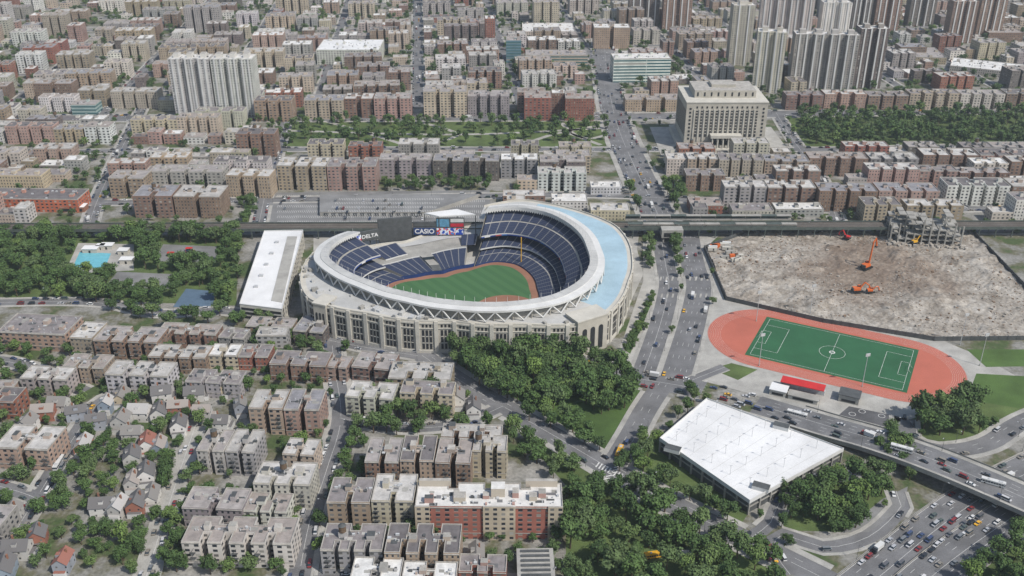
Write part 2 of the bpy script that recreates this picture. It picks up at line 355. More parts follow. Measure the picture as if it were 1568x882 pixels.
def car(x, y, rot, z=.05, taxi=.04):
    r = R.random()
    if r < taxi: place(CARS[0], "taxi_cab", (x, y, z), rot, (.65, .36, .03))
    elif r < taxi+.03 and taxi > 0: place(TRUCK, "box_truck", (x, y, z), rot, R.choice(CCOL))
    elif r < taxi+.04 and taxi > 0: place(BUS, "city_bus", (x, y, z), rot)
    else: place(R.choice(CARS), "car", (x, y, z), rot, R.choice(CCOL))
lamp = MB(); lamp.tube((0, 0, 0), (0, 0, 9), .11, M_steel, 6, .07); lamp.tube((0, 0, 9), (2.2, 0, 9.5), .06, M_steel, 5); lamp.box(2.4, 0, 9.4, 9.6, .9, .35, 0, M_duct); lamp.cyl(0, 0, 0, .5, .2, .16, 8, M_steel)
LAMP = lamp.mesh("street_lamp")
def build_roads():
    for r in roads:
        c = r['c']; w = r['w']; z0 = .02+.004*r['id']; far = (r['name'] == 'road' and min(p[1] for p in c) > 880)
        mb = MB(); L, Q = offs(c, w/2); n = len(c); ns = normals(c)
        Ls, Qs = offs(c, w/2+r['side'])
        for i in range(n-1):
            za, zb = z0+c[i][2], z0+c[i+1][2]
            mb.poly([(*Q[i], za), (*Q[i+1], zb), (*L[i+1], zb), (*L[i], za)], r['mat'])
            el = c[i+1][2] > 1.0
            for A, B, sgn in ((L, Ls, 1), (Q, Qs, -1)):
                mx = (A[i][0]+A[i+1][0]+B[i][0]+B[i+1][0])/4; my = (A[i][1]+A[i+1][1]+B[i][1]+B[i+1][1])/4
                o = occat(mx, my, rid); o2 = occat(B[i][0], B[i][1], rid)
                if not el and ((o and o != r['id']) or (o2 and o2 != r['id'])): continue
                ks = .14
                mb.poly([(*A[i], za+ks), (*A[i+1], zb+ks), (*B[i+1], zb+ks), (*B[i], za+ks)], M_side)
                mb.poly([(*A[i], za), (*A[i+1], zb), (*A[i+1], zb+ks), (*A[i], za+ks)], M_side)
                mb.poly([(*B[i], 0), (*B[i+1], 0), (*B[i+1], zb+ks), (*B[i], za+ks)] if not el else [(*B[i], za-1.6), (*B[i+1], zb-1.6), (*B[i+1], zb+1.1), (*B[i], za+1.1)], M_side if not el else M_conc)
            if el:
                mb.poly([(*Qs[i], za-1.2), (*Qs[i+1], zb-1.2), (*Ls[i+1], zb-1.2), (*Ls[i], za-1.2)], M_conc)
                if i % 4 == 0 and c[i][2] > 4:
                    for o in (-w*.35, 0, w*.35):
                        qx, qy = c[i][0]+ns[i][0]*o, c[i][1]+ns[i][1]*o
                        if not occat(qx, qy, rid): mb.cyl(qx, qy, 0, c[i][2]-1.2, .8, .8, 10, M_conc, False)
        if not far:
            def line(o, wd, dash):
                for i in range(n-1):
                    if dash and i % 2: continue
                    x0, y0 = c[i][0]+ns[i][0]*o, c[i][1]+ns[i][1]*o
                    x1, y1 = c[i+1][0]+ns[i+1][0]*o, c[i+1][1]+ns[i+1][1]*o
                    rr = occat((x0+x1)/2, (y0+y1)/2, rid)
                    if rr and rr != r['id'] and c[i][2] < 2: continue
                    f = .5 if dash else 1; x1 = x0+(x1-x0)*f; y1 = y0+(y1-y0)*f; zz = c[i][2]+z0+.008; z1 = zz+(c[i+1][2]-c[i][2])*f
                    nx, ny = ns[i]; h = wd/2
                    mb.poly([(x0-nx*h, y0-ny*h, zz), (x1-nx*h, y1-ny*h, z1), (x1+nx*h, y1+ny*h, z1), (x0+nx*h, y0+ny*h, zz)], M_paint)
            lw = w/r['lanes']
            for k in range(1, r['lanes']): line(-w/2+k*lw, .18, k*2 != r['lanes'])
            if r['name'] == 'highway': line(-w/2+.5, .2, False); line(w/2-.5, .2, False)
        if r['name'] == 'highway':
            for i in range(n-1): mb.poly([(*L[i], z0), (*L[i+1], z0), (*L[i+1], z0+1.0), (*L[i], z0+1.0)], M_side)
        mb.obj(r['name'] if max(p[2] for p in c) < 2 else "viaduct_road")
        lw = w/r['lanes']
        for i in range(n-1):
            d = c[i+1]-c[i]; l = math.hypot(d[0], d[1]); ang = math.atan2(d[1], d[0])
            if abs(c[i][0]) > .62*c[i][1]+60: continue
            if c[i][1] > 1950: continue
            for k in range(r['lanes']):
                if R.random() < r['cars']*l:
                    o = -w/2+(k+.5)*lw; t = R.random()
                    if r['lanes'] == 2 and r['parked'] > 0: o *= .5
                    rr = occat(c[i][0], c[i][1], rid)
                    if rr and rr != r['id'] and c[i][2] < 2: continue
                    car(c[i][0]+d[0]*t+ns[i][0]*o, c[i][1]+d[1]*t+ns[i][1]*o, ang+(math.pi if (o < 0 and r['name'] != 'highway') else 0), z0+c[i][2]+.01, taxi=.05)
            if r['parked'] and not (far and R.random() < .4):
                for s in (-1, 1):
                    if R.random() < r['parked']*l/7*1.2:
                        o = s*(w/2-1.1); rr = occat(c[i][0]+ns[i][0]*s*(w/2+2.5), c[i][1]+ns[i][1]*s*(w/2+2.5), rid)
                        if rr and rr != r['id']: continue
                        car(c[i][0]+ns[i][0]*o, c[i][1]+ns[i][1]*o, ang+(0 if s < 0 else math.pi), z0+.01, taxi=.0)
            if not far and i % 5 == 2 and r['w'] > 9:
                s = 1 if (i//5) % 2 else -1; o = s*(w/2+1.0); px_, py_ = c[i][0]+ns[i][0]*o, c[i][1]+ns[i][1]*o
                rr = occat(px_, py_, rid)
                if not rr or rr == r['id'] or c[i][2] > 1: place(LAMP, "street_lamp", (px_, py_, c[i][2]+.1), math.atan2(-s*ns[i][1], -s*ns[i][0]))
# ------------------------------------------------------------------ buildings
COL = dict(W=(.58, .565, .535), G=(.32, .305, .295), B=(.43, .37, .285), T=(.335, .265, .19), N=(.225, .15, .115), R=(.26, .112, .08), K=(.36, .245, .20), D=(.15, .128, .115), C=(.48, .445, .385))
def comb(w, d, nf, nb, nd=.42, nwf=.28):
    pts = [(0, 0)]
    for i in range(nf):
        seg = w/(nf+1) if nf else w; cx = (i+1)*seg; nw = min(7, max(2.5, nwf*seg)); q = nd*d
        pts += [(cx-nw/2, 0), (cx-nw/2, q), (cx+nw/2, q), (cx+nw/2, 0)]
    pts += [(w, 0), (w, d)]
    for i in range(nb):
        seg = w/(nb+1); cx = w-(i+1)*seg; nw = min(6, max(2.5, nwf*seg)); q = nd*.8*d
        pts += [(cx+nw/2, d), (cx+nw/2, d-q), (cx-nw/2, d-q), (cx-nw/2, d)]
    pts.append((0, d)); return pts
def inset(pts, t):
    out = []; n = len(pts)
    for i in range(n):
        p, a, q = pts[i-1], pts[i], pts[(i+1) % n]
        d1 = (a[0]-p[0], a[1]-p[1]); d2 = (q[0]-a[0], q[1]-a[1]); l1 = math.hypot(*d1); l2 = math.hypot(*d2)
        out.append((a[0]+(-d1[1]/l1-d2[1]/l2)*t, a[1]+(d1[0]/l1+d2[0]/l2)*t))
    return out
def building(x, y, rot, w, d, h, col, nf=1, nb=1, name="apartment_building", wm=None, roof=None, detail=1, nd=.42, trim=None, mk=True):
    """footprint local (0..w, 0..d), front edge at y=0"""
    mb = MB(); wm = wm or R.choice((M_wallA, M_wallB)); roof = roof or M_roof
    nwf = R.uniform(.18, .36); nd_ = nd*R.uniform(.75, 1.2) if nd == .42 else nd
    pts = comb(w, d, nf, nb, nd_, nwf); par = .9; us = R.uniform(.85, 1.1)
    n = len(pts); Lc = 0
    for i in range(n):
        a, c = pts[i], pts[(i+1) % n]; dl = math.hypot(c[0]-a[0], c[1]-a[1])
        mb.poly([(*a, 0), (*c, 0), (*c, h), (*a, h)], wm, [(Lc*us, -h), ((Lc+dl)*us, -h), ((Lc+dl)*us, 0), (Lc*us, 0)])
        Lc += dl
    lightcop = R.random() < .45
    mb.prism(pts, h, h+par, M_cop if lightcop else wm, vtop=2, cap=False)
    ins = inset(pts, .4)
    for i in range(n):
        j = (i+1) % n
        mb.poly([(*pts[i], h+par), (*pts[j], h+par), (*ins[j], h+par), (*ins[i], h+par)], M_cop if lightcop or detail >= 2 else M_bulk)
        mb.poly([(*ins[i], h+par), (*ins[j], h+par), (*ins[j], h+.25), (*ins[i], h+.25)], M_cop)
    mb.poly([(*p, h+.25) for p in ins], roof)
    if detail >= 2:
        segx = [p for p in pts if p[1] == 0]
        for i in range(0, len(segx)-1, 2):
            x0, x1 = segx[i][0], segx[i+1][0]
            mb.box((x0+x1)/2, -.2, h-.1, h+.35, x1-x0, .38, 0, M_cop)
            mb.box((x0+x1)/2, -.1, 3.6, 3.9, x1-x0, .19, 0, M_cop)
            if x1-x0 > 6 and R.random() < .5:
                fx = R.uniform(x0+2, x1-2)
                for k in range(2, int(h/3.05)):
                    zz = h-k*3.05+.2; mb.box(fx, -.6, zz, zz+.12, 3, 1.1, 0, M_steel); mb.box(fx, -1.12, zz+.9, zz+1.0, 3, .08, 0, M_steel)
                    mb.tube((fx-1, -.6, zz), (fx+1, -.6, zz+3.05), .12, M_steel, 4)
    strip0 = nd_*d+1 if nf else 1.5; strip1 = d-(nd_*.8*d+1 if nb else 1.5)
    if strip1-strip0 < 3: strip0, strip1 = d*.35, d*.65
    nbk = max(1, int(w/14))
    for k in range(nbk):
        bw, bd, bh = R.uniform(2.6, 4.6), min(strip1-strip0, R.uniform(2.8, 5)), R.uniform(2.2, 3.6)
        bx = (k+R.uniform(.25, .75))*w/nbk; by = R.uniform(strip0+bd/2, max(strip0+bd/2, strip1-bd/2))
        mb.box(bx, by, h+.25, h+bh, bw, bd, 0, M_bulk, R.choice((M_cop, M_conc, M_steel)))
    for k in range(int(w*d/(40 if detail >= 2 else 110))):
        bx, by = R.uniform(1.2, w-1.2), R.uniform(strip0, strip1)
        if R.random() < .5 and detail >= 2: mb.cyl(bx, by, h+.25, h+R.uniform(.8, 1.6), .3, .3, 6, M_duct)
        else: mb.box(bx, by, h+.25, h+R.uniform(.7, 1.5), R.uniform(.8, 2), R.uniform(.8, 1.8), 0, R.choice((M_duct, M_steel, M_bulk)))
    if detail >= 2:
        for k in range(int(w*d/70)):
            bx, by = R.uniform(2.2, w-3.2), R.uniform(strip0, strip1); mb.box(bx, by, h+.262+.001*k, h+.30+.004*k, R.uniform(2, 5), R.uniform(1, 3), 0, R.choice((M_asph, M_conc, M_steel, M_side)))
    if h > 14 and R.random() < (.15 if detail < 2 else .25):
        bx, by = R.uniform(3, w-3), (strip0+strip1)/2
        for q in ((-1.2, -1.2), (1.2, -1.2), (-1.2, 1.2), (1.2, 1.2)): mb.tube((bx+q[0], by+q[1], h+.2), (bx+q[0], by+q[1], h+3.5), .12, M_steel, 4)
        mb.cyl(bx, by, h+3.5, h+7, 1.9, 1.8, 12, M_tank); mb.cyl(bx, by, h+7, h+8.2, 2.0, .05, 12, M_steel)
    v = R.uniform(.8, 1.15); col = tuple(min(.75, c*v*R.uniform(.95, 1.05)) for c in col)
    o = mb.obj(name, (x, y, 0), rot, col)
    if mk:
        c, s = math.cos(rot), math.sin(rot)
        mark([(x+px_*c-py_*s, y+px_*s+py_*c) for px_, py_ in ((-1, -1), (w+1, -1), (w+1, d+1), (-1, d+1))], 1)
    return o
def B(uL, vL, uR, vR, d, h, col, nf=1, nb=1, **k):
    a = P(uL, vL, h+.9); b2 = P(uR, vR, h+.9); dx, dy = b2[0]-a[0], b2[1]-a[1]
    k.setdefault('detail', 2 if vL > 420 else 1)
    return building(a[0], a[1], math.atan2(dy, dx), math.hypot(dx, dy), d, h, COL[col] if isinstance(col, str) else col, nf, nb, **k)
def house(u, v, rot, w=8, d=11, h=6.5, col=(.5, .48, .45)):
    x, y = P(u, v); mb = MB(); mb.box(0, 0, 0, h, w, d, 0, M_wallblank, vtop=0)
    e = .5; r = h+w*.42
    for s in (-1, 1): mb.poly([(s*(w/2+e), -d/2-e, h-.3), (s*(w/2+e), d/2+e, h-.3), (0, d/2+e, r), (0, -d/2-e, r)], M_shing)
    for s in (-1, 1): mb.poly([(-w/2, s*d/2, h), (w/2, s*d/2, h), (0, s*d/2, r-.3)], M_wallblank)
    mb.box(0, -d/2-1, 0, 3, w*.8, 2, 0, M_white, M_shing); mb.box(w*.2, 2, h, r+1, .8, .8, 0, M_clay)
    mb.box(-w*.25, 0, h+.5, h+2.6, 2, 2.4, 0, M_wallblank, M_shing)
    mb.obj("frame_house", (x, y, 0), rot, col)
    c, s = math.cos(rot), math.sin(rot); mark([(x+a*c-b2*s, y+a*s+b2*c) for a, b2 in ((-w/2-2.5, -d/2-5), (w/2+2.5, -d/2-5), (w/2+2.5, d/2+2), (-w/2-2.5, d/2+2))], 1)
SITE = [(1078, 382), (1152, 353), (1340, 360), (1480, 348), (1570, 442), (1640, 520), (1430, 522), (1260, 494), (1112, 460)]
mark(PP([(365, 352), (465, 352), (965, 340), (985, 420), (955, 530), (880, 545), (490, 525), (365, 475)]), 3)
mark(PP(SITE), 3)
mark(PP([(1065, 505), (1110, 460), (1260, 494), (1440, 522), (1568, 530), (1600, 640), (1480, 620), (1300, 660), (1060, 580)]), 3)
mark(PP([(430, 183), (935, 183), (935, 226), (420, 226)]), 4)
mark(PP([(1195, 170), (1700, 165), (1700, 226), (1220, 226)]), 4)
mark(PP([(412, 293), (752, 290), (752, 346), (400, 346)]), 3)
mark(PP([(-200, 360), (370, 360), (365, 470), (0, 460), (-200, 465)]), 4)
mark(PP([(690, 545), (860, 545), (1000, 590), (930, 715), (1200, 860), (1250, 930), (865, 960), (865, 745), (780, 640)]), 4)
mark(PP([(1000, 590), (1300, 650), (1568, 770), (1700, 900), (1400, 990), (1200, 860), (930, 715)]), 4)
for a in [
 (277, 829, 445, 832, 19, 15, 'W', 4, 2), (278, 776, 370, 780, 17, 12, 'G', 1, 1), (372, 781, 438, 784, 15, 10, 'W', 2, 1),
 (490, 841, 585, 842, 19, 15, 'G', 3, 1), (588, 845, 703, 847, 21, 16, 'T', 3, 2), (535, 886, 612, 888, 15, 12, 'G', 1, 1), (614, 888, 698, 890, 13, 12, 'K', 1, 1), (702, 874, 775, 876, 12, 10, 'R', 2, 1),
 (500, 768, 566, 769, 20, 18, 'T', 1, 1), (568, 766, 633, 767, 22, 19, 'B', 1, 1), (558, 706, 610, 707, 22, 17, 'N', 1, 1), (612, 704, 664, 705, 23, 18, 'T', 1, 1), (666, 707, 720, 709, 22, 18, 'N', 1, 1), (722, 689, 775, 691, 15, 18, 'B', 2, 1), (675, 668, 768, 671, 13, 16, 'N', 3, 0),
 (387, 739, 474, 742, 19, 16, 'C', 2, 1), (432, 694, 480, 697, 15, 14, 'B', 1, 1), (300, 688, 342, 690, 20, 16, 'C', 1, 1), (344, 690, 388, 692, 21, 16, 'G', 1, 1), (380, 624, 432, 625, 20, 18, 'T', 1, 1), (434, 626, 488, 627, 22, 18, 'K', 1, 1),
 (528, 606, 601, 611, 18, 14, 'C', 2, 1), (612, 600, 693, 604, 14, 16, 'B', 2, 0), (594, 578, 690, 581, 20, 13, 'T', 2, 0), (538, 560, 598, 566, 20, 10, 'N', 1, 1),
 (376, 498, 446, 502, 14, 8, 'N', 1, 1), (448, 505, 494, 509, 22, 10, 'D', 1, 1), (318, 543, 362, 544, 15, 11, 'B', 1, 1), (364, 545, 410, 546, 16, 10, 'R', 1, 1), (412, 556, 499, 560, 17, 12, 'N', 2, 1), (226, 545, 314, 548, 16, 12, 'N', 3, 1),
 (283, 583, 366, 587, 15, 11, 'G', 2, 1), (160, 572, 256, 576, 17, 14, 'W', 2, 2), (30, 578, 100, 581, 15, 12, 'G', 2, 1), (106, 516, 140, 518, 22, 14, 'B', 0, 0), (142, 520, 240, 524, 20, 14, 'N', 3, 1),
 (-5, 507, 98, 512, 26, 13, 'K', 0, 0), (-10, 684, 72, 688, 22, 14, 'K', 1, 1), (96, 560, 158, 563, 16, 12, 'T', 2, 1), (-60, 612, 20, 615, 16, 12, 'R', 2, 1), (240, 508, 330, 512, 14, 11, 'N', 3, 1), (334, 515, 372, 518, 13, 10, 'G', 1, 0),
 (500, 560, 530, 563, 14, 10, 'K', 1, 0), (-120, 560, -30, 565, 18, 13, 'B', 2, 1), (-80, 800, 0, 805, 16, 10, 'G', 1, 1), (-160, 690, -40, 695, 20, 14, 'T', 2, 1)]:
    B(*a)
o = B(635, 775, 862, 776, 19, 20, (.27, .115, .085), 0, 3, nd=.3, roof=M_roofw)
a0 = P(635, 775, 20.9); a1 = P(862, 776, 20.9); bw = math.hypot(a1[0]-a0[0], a1[1]-a0[1])
mb = MB()
for x0, x1 in ((.0, .10), (.46, .68), (.9, 1.0)):
    mb.prism([(bw*x0+.01, -1.1), (bw*x1-.01, -1.1), (bw*x1-.01, -.02), (bw*x0+.01, -.02)], 0, 21.4, M_wallB, M_cop, 0)
mb.box(bw*.3, 6, 20.3, 23.5, 6, 5, 0, M_bulk, M_cop); mb.box(bw*.56, 11, 20.3, 25.5, 7, 6, 0, M_bulk, M_roofw); mb.box(bw*.8, 7, 20.3, 23, 4, 4, 0, M_bulk, M_cop)
mb.box(bw*.12, 17.5, 20.3, 24, bw*.22, 2.2, 0, M_bulk, M_cop); mb.box(bw*.86, 17.5, 20.3, 24, bw*.22, 2.2, 0, M_bulk, M_cop)
q = mb.obj("stone_bays", (0, 0, 0), 0, COL['B']); q.parent = o
x, y = P(820, 885); mb = MB(); mb.box(0, 0, 0, 8, 18, 24, 0, M_conc, M_side)
for k in range(7): mb.box(0, -10+k*3.3, 8, 8.5, 14, 1.4, 0, M_steel)
mb.obj("parking_structure", (x, y, 0), .02); mark([(x-10, y-13), (x+10, y-13), (x+10, y+13), (x-10, y+13)], 1)
HC = [(.6, .58, .54), (.45, .44, .42), (.3, .32, .36), (.5, .42, .3), (.32, .14, .1), (.62, .6, .58), (.25, .3, .36), (.6, .59, .57)]
for (u, v) in [(92, 628), (70, 640), (165, 628), (188, 616), (205, 672), (188, 655), (228, 690), (245, 692), (216, 640), (246, 640), (276, 634), (276, 660), (370, 632), (340, 655), (160, 782), (183, 785), (212, 780), (234, 768), (205, 745), (226, 735), (60, 830), (20, 795), (30, 850), (10, 880), (350, 600), (730, 862), (700, 620), (725, 632), (100, 870), (-30, 740), (20, 630), (300, 610), (130, 690), (150, 655), (250, 612), (312, 640), (205, 710), (75, 700), (45, 660), (120, 640)]:
    house(u, v, R.uniform(-.2, .2)+.1+(1.57 if R.random() < .25 else 0), R.uniform(7, 9.5), R.uniform(9, 13), R.uniform(5.5, 7.5), R.choice(HC))
B(-60, 303, 118, 305, 26, 12, (.42, .13, .07), 0, 0, name="school_building", roof=M_roof)
x, y = P(40, 322); mb = MB(); mb.box(x, y, 0, 5, 22, 10, 0, M_clay, M_whiteroof); mb.box(x+44, y, 0, 5, 22, 10, 0, M_clay, M_whiteroof); mb.box(x, y-5.1, 1, 3.5, 18, .2, 0, M_dark); mb.box(x+44, y-5.1, 1, 3.5, 18, .2, 0, M_dark); mb.obj("school_annex"); mark([(x-12, y-8), (x+58, y-8), (x+58, y+8), (x-12, y+8)], 1)
for a in [
 (202, 300, 262, 300, 28, 20, 'N', 1, 1), (265, 300, 335, 301, 28, 20, 'N', 1, 1), (165, 272, 218, 273, 22, 19, 'T', 1, 1), (-20, 268, 62, 269, 20, 14, (.52, .44, .30), 0, 1),
 (345, 268, 412, 270, 20, 21, 'T', 2, 2), (228, 262, 340, 263, 20, 18, 'G', 3, 1), (326, 247, 408, 248, 18, 18, 'W', 2, 1),
 (423, 253, 498, 254, 25, 24, 'T', 2, 2), (500, 254, 575, 254, 25, 24, 'K', 2, 2), (580, 244, 660, 244, 19, 19, 'G', 2, 1), (663, 245, 764, 246, 20, 20, 'D', 3, 2), (767, 244, 824, 244, 19, 19, 'G', 2, 1), (827, 247, 897, 247, 20, 21, 'D', 1, 1),
 (388, 154, 446, 154, 22, 24, 'T', 2, 1), (465, 153, 525, 153, 24, 22, 'B', 2, 1), (527, 151, 570, 151, 24, 22, 'N', 1, 1), (572, 150, 628, 150, 24, 24, 'K', 2, 1), (648, 140, 714, 140, 26, 30, 'B', 2, 1), (716, 147, 780, 147, 26, 23, 'G', 3, 1),
 (803, 150, 845, 150, 30, 26, 'R', 0, 1), (866, 150, 910, 150, 30, 26, 'R', 0, 1), (845, 142, 866, 142, 14, 26, 'N', 0, 0),
 (1022, 243, 1052, 243, 18, 16, 'C', 0, 0), (1054, 243, 1100, 243, 20, 18, 'T', 2, 1), (1102, 244, 1170, 245, 20, 19, 'B', 3, 1), (1172, 246, 1240, 247, 20, 18, 'T', 2, 1),
 (1110, 286, 1175, 286, 18, 19, 'G', 2, 1), (1177, 287, 1250, 287, 20, 19, 'N', 2, 1), (1240, 242, 1330, 243, 20, 18, 'N', 3, 1), (1334, 243, 1408, 243, 20, 18, 'G', 3, 1), (1415, 237, 1500, 238, 22, 19, 'N', 3, 1), (1502, 237, 1600, 238, 22, 19, 'K', 3, 1),
 (1256, 292, 1345, 293, 22, 19, 'N', 3, 1), (1347, 292, 1440, 293, 22, 19, 'K', 3, 1), (1452, 284, 1548, 285, 22, 19, 'W', 4, 1), (1552, 285, 1640, 285, 22, 19, 'N', 2, 1),
 (1205, 146, 1262, 146, 20, 17, 'N', 2, 1), (1264, 144, 1328, 144, 20, 18, 'K', 2, 1), (1331, 146, 1392, 146, 20, 17, 'N', 2, 1), (1395, 143, 1470, 143, 20, 19, 'B', 3, 1), (1473, 144, 1540, 144, 20, 18, 'C', 3, 1), (1543, 143, 1620, 143, 20, 19, 'N', 3, 1),
 (958, 152, 1045, 152, 24, 14, 'T', 2, 1), (50, 128, 108, 128, 22, 26, 'N', 1, 1), (118, 138, 160, 138, 20, 20, 'T', 1, 1), (168, 140, 240, 140, 20, 20, 'B', 3, 1), (360, 205, 420, 205, 20, 24, 'N', 2, 0)]:
    B(*a)
B(1122, 322, 1185, 322, 18, 8, 'C', 0, 0, name="commercial_building"); B(1188, 320, 1262, 320, 16, 7, 'G', 0, 0, name="commercial_building", roof=M_roofw)
B(1058, 314, 1108, 314, 20, 8, 'R', 0, 0, name="commercial_building"); B(845, 308, 900, 308, 20, 8, 'W', 0, 0, name="commercial_building", roof=M_roofw); B(905, 286, 952, 286, 16, 7, 'W', 0, 0, name="commercial_building", roof=M_roofw)
B(905, 322, 965, 322, 18, 8, 'B', 0, 0, name="commercial_building"); B(770, 300, 835, 300, 16, 9, 'N', 0, 0, name="commercial_building")
B(940, 90, 1028, 89, 30, 30, (.5, .54, .52), 0, 0, name="office_building", wm=M_wallO, roof=M_roofw)
B(805, 84, 900, 84, 30, 16, 'B', 0, 0, name="office_building", wm=M_wallO); B(775, 62, 798, 62, 30, 30, (.12, .22, .26), 0, 0, name="glass_office_building", wm=M_wallO)
B(910, 42, 965, 42, 26, 30, 'T', 1, 1, roof=M_roofw); B(484, 76, 580, 76, 62, 20, (.6, .59, .57), 0, 0, name="warehouse", roof=M_whiteroof)
B(800, 48, 880, 48, 60, 14, 'C', 0, 0, name="school_building", roof=M_roofw); B(108, 160, 145, 160, 20, 12, (.3, .4, .4), 0, 0, name="office_building", wm=M_wallO)
def tower(uL, vL, uR, vR, d, h, col, nf, name="apartment_tower"):
    o = B(uL, vL, uR, vR, d, h, col, nf, nf, name=name, wm=M_wallS, detail=1, nd=.18, roof=M_roofw)
    a = P(uL, vL, h+.9); b2 = P(uR, vR, h+.9); W_ = math.hypot(b2[0]-a[0], b2[1]-a[1]); mb = MB(); k = nf+1
    for i in range(k):
        c0 = (i+.5)*W_/k
        for s in (-1, 1):
            mb.box(c0+s*W_/k*.22, -.45, 0, h+1.6, 1.8, .86, 0, M_white)
        mb.box(c0, d*.5, h+.3, h+5, W_/k*.4, d*.4, 0, M_bulk, M_cop)
    q = mb.obj("white_piers", (0, 0, 0), 0, col if not isinstance(col, str) else COL[col]); q.parent = o
tower(256, 90, 318, 90, 24, 66, 'W', 2); tower(321, 90, 385, 90, 24, 66, 'W', 2)
tower(1124, 8, 1158, 8, 20, 80, 'C', 0); tower(1161, 48, 1206, 50, 22, 74, 'C', 1); tower(1219, 52, 1318, 54, 22, 68, 'G', 3); tower(1320, 44, 1363, 44, 22, 74, 'D', 1)
tower(1168, -12, 1250, -10, 22, 70, 'C', 3); tower(1262, 4, 1306, 4, 20, 55, 'W', 1)
for q in ((965, -18, 1012, 'D'), (1018, -15, 1062, 'N'), (1346, -12, 1385, 'N'), (1400, -20, 1440, 'D'), (1462, 2, 1500, 'N'), (1505, -2, 1545, 'N'), (1310, -12, 1340, 'D')):
    tower(q[0], q[1], q[2], q[1], 20, 60, q[3], 1)
B(1368, 86, 1450, 88, 60, 9, 'T', 0, 0, name="shopping_mall"); B(1380, 72, 1420, 72, 24, 16, 'N', 0, 0, name="shopping_mall"); B(1455, 100, 1568, 112, 50, 8, 'C', 0, 0, name="shopping_mall")
B(1515, 50, 1568, 50, 30, 14, 'N', 0, 1)
def courthouse():
    H = 50; a = P(1052, 158, H); b2 = P(1177, 158, H); W_ = b2[0]-a[0]; D = 62; p = empty("courthouse", (a[0], a[1], 0))
    mb = MB(); mb.box(W_/2, D/2, 0, 6, W_+12, D+10, 0, M_limel, M_lime)
    mb.box(W_/2, D/2, 6, H, W_, D, 0, M_lime, M_limel); mb.box(W_/2, D/2, H, H+1.2, W_+1, D+1, 0, M_limel)
    mb.box(W_/2, D*.55, H+1.2, H+9, W_*.76, D*.6, 0, M_lime, M_cop); mb.box(W_/2, D*.6, H+9, H+12, W_*.3, D*.3, 0, M_lime, M_cop)
    for i in range(9):
        mb.box(W_*.16+i*W_*.085, D*.25-.1, H+3, H+7, 1.6, .3, 0, M_dark)
    nb = 13
    for i in range(nb):
        x = W_*.10+(i+.5)*W_*.8/nb
        mb.box(x, -.15, 14, 42, 1.9, .28, 0, M_dark)
        for k in range(8): mb.box(x, -.22, 17+k*3.2, 18.1+k*3.2, 1.9, .26, 0, M_lime)
        mb.box(x-W_*.4/nb, -.5, 10, 43.5, 1.1, 1.0, 0, M_limel)
        mb.box(x, -.14, 44.6, 46.6, 1.6, .26, 0, M_dark)
    for s in (W_*.05, W_*.95):
        for k in range(9): mb.box(s, -.14, 11+k*4, 13+k*4, 2.0, .26, 0, M_dark)
    for i in range(10):
        y = 4+i*5.8
        for s, xx in ((-1, -.15), (1, W_+.15)): mb.box(xx, y, 14, 42, .28, 1.9, 0, M_dark)
    mb.box(W_/2, -6, 0, 4, 34, 12, 0, M_limel); mb.box(W_/2, -5, 15, 18, 32, 9, 0, M_limel)
    for i in range(6): mb.cyl(W_/2-14+i*5.6, -8, 4, 15, 1.0, .85, 12, M_limel, False)
    mb.box(W_/2, -.6, 4, 15, 28, .6, 0, M_dark)
    q = mb.obj("limestone_block"); q.parent = p
    t = [(a[0]-26, a[1]-22), (a[0]+W_+26, a[1]-22), (a[0]+W_+26, a[1]+D+14), (a[0]-26, a[1]+D+14)]
    sheet("terrace_pavement", t, .35, M_plaza, 0); mark(t, 1)
courthouse()
PALG = ['T', 'N', 'B', 'G', 'K', 'C', 'T', 'B', 'R', 'N', 'G', 'W', 'C', 'B', 'K', 'G', 'D', 'W']
def row(ox, oy, ang, L, depth, hr, flip=False, det=1, dens=.97, pal=PALG, tall=False):
    x = 0
    while x < L-10:
        big = R.random() < .55
        w = R.uniform(24, 55) if big else R.uniform(9, 22)
        w = min(w, L-x)
        if w < 8: break
        d = depth*R.uniform(.8, 1.0) if big else depth*R.uniform(.55, .85); h = R.uniform(15, hr) if big else R.uniform(7, 14)
        if big and tall and R.random() < .05: h = R.uniform(28, 42)
        low = big and R.random() < .1
        if low: h = R.uniform(5, 9)
        c, s = math.cos(ang), math.sin(ang)
        px_, py_ = ox+x*c, oy+x*s
        bx, by = (px_, py_)
        if flip: bx, by = px_-s*(depth-d), py_+c*(depth-d)
        quad = [(bx+a*c-b2*s, by+a*s+b2*c) for a, b2 in ((.5, .5), (w-.5, .5), (w-.5, d-.5), (.5, d-.5))]
        if abs(bx) < .66*by+160 and R.random() < dens and not isocc(quad):
            building(bx, by, ang, w, d, h, COL[R.choice(pal)], max(0, int(w/14)) if (big and not low) else 0, (1 if big and not low else 0), detail=det, mk=True, roof=M_roofw if low and R.random() < .5 else None)
        x += w+R.choice((0.3, .3, 2.5, 5))
for i in range(-10, 11):
    for j in range(-0, 13):
        y0 = j*BY+20+8 if j else 14; y1 = (j+1)*BY+20-8; x0 = i*BX+9.5; x1 = (i+1)*BX-9.5
        if loc2w(x0, y0)[1] > 2150: continue
        D = 26; tl = j > 1
        p = loc2w(x0, y0); row(p[0], p[1], GA, x1-x0, D, 25, dens=.9, tall=tl)
        p = loc2w(x0, y1-D); row(p[0], p[1], GA, x1-x0, D, 25, True, dens=.9, tall=tl)
        if y1-y0 > 72: 
            p = loc2w(x0, (y0+y1)/2-7); row(p[0], p[1], GA, x1-x0, 14, 16, dens=.25)
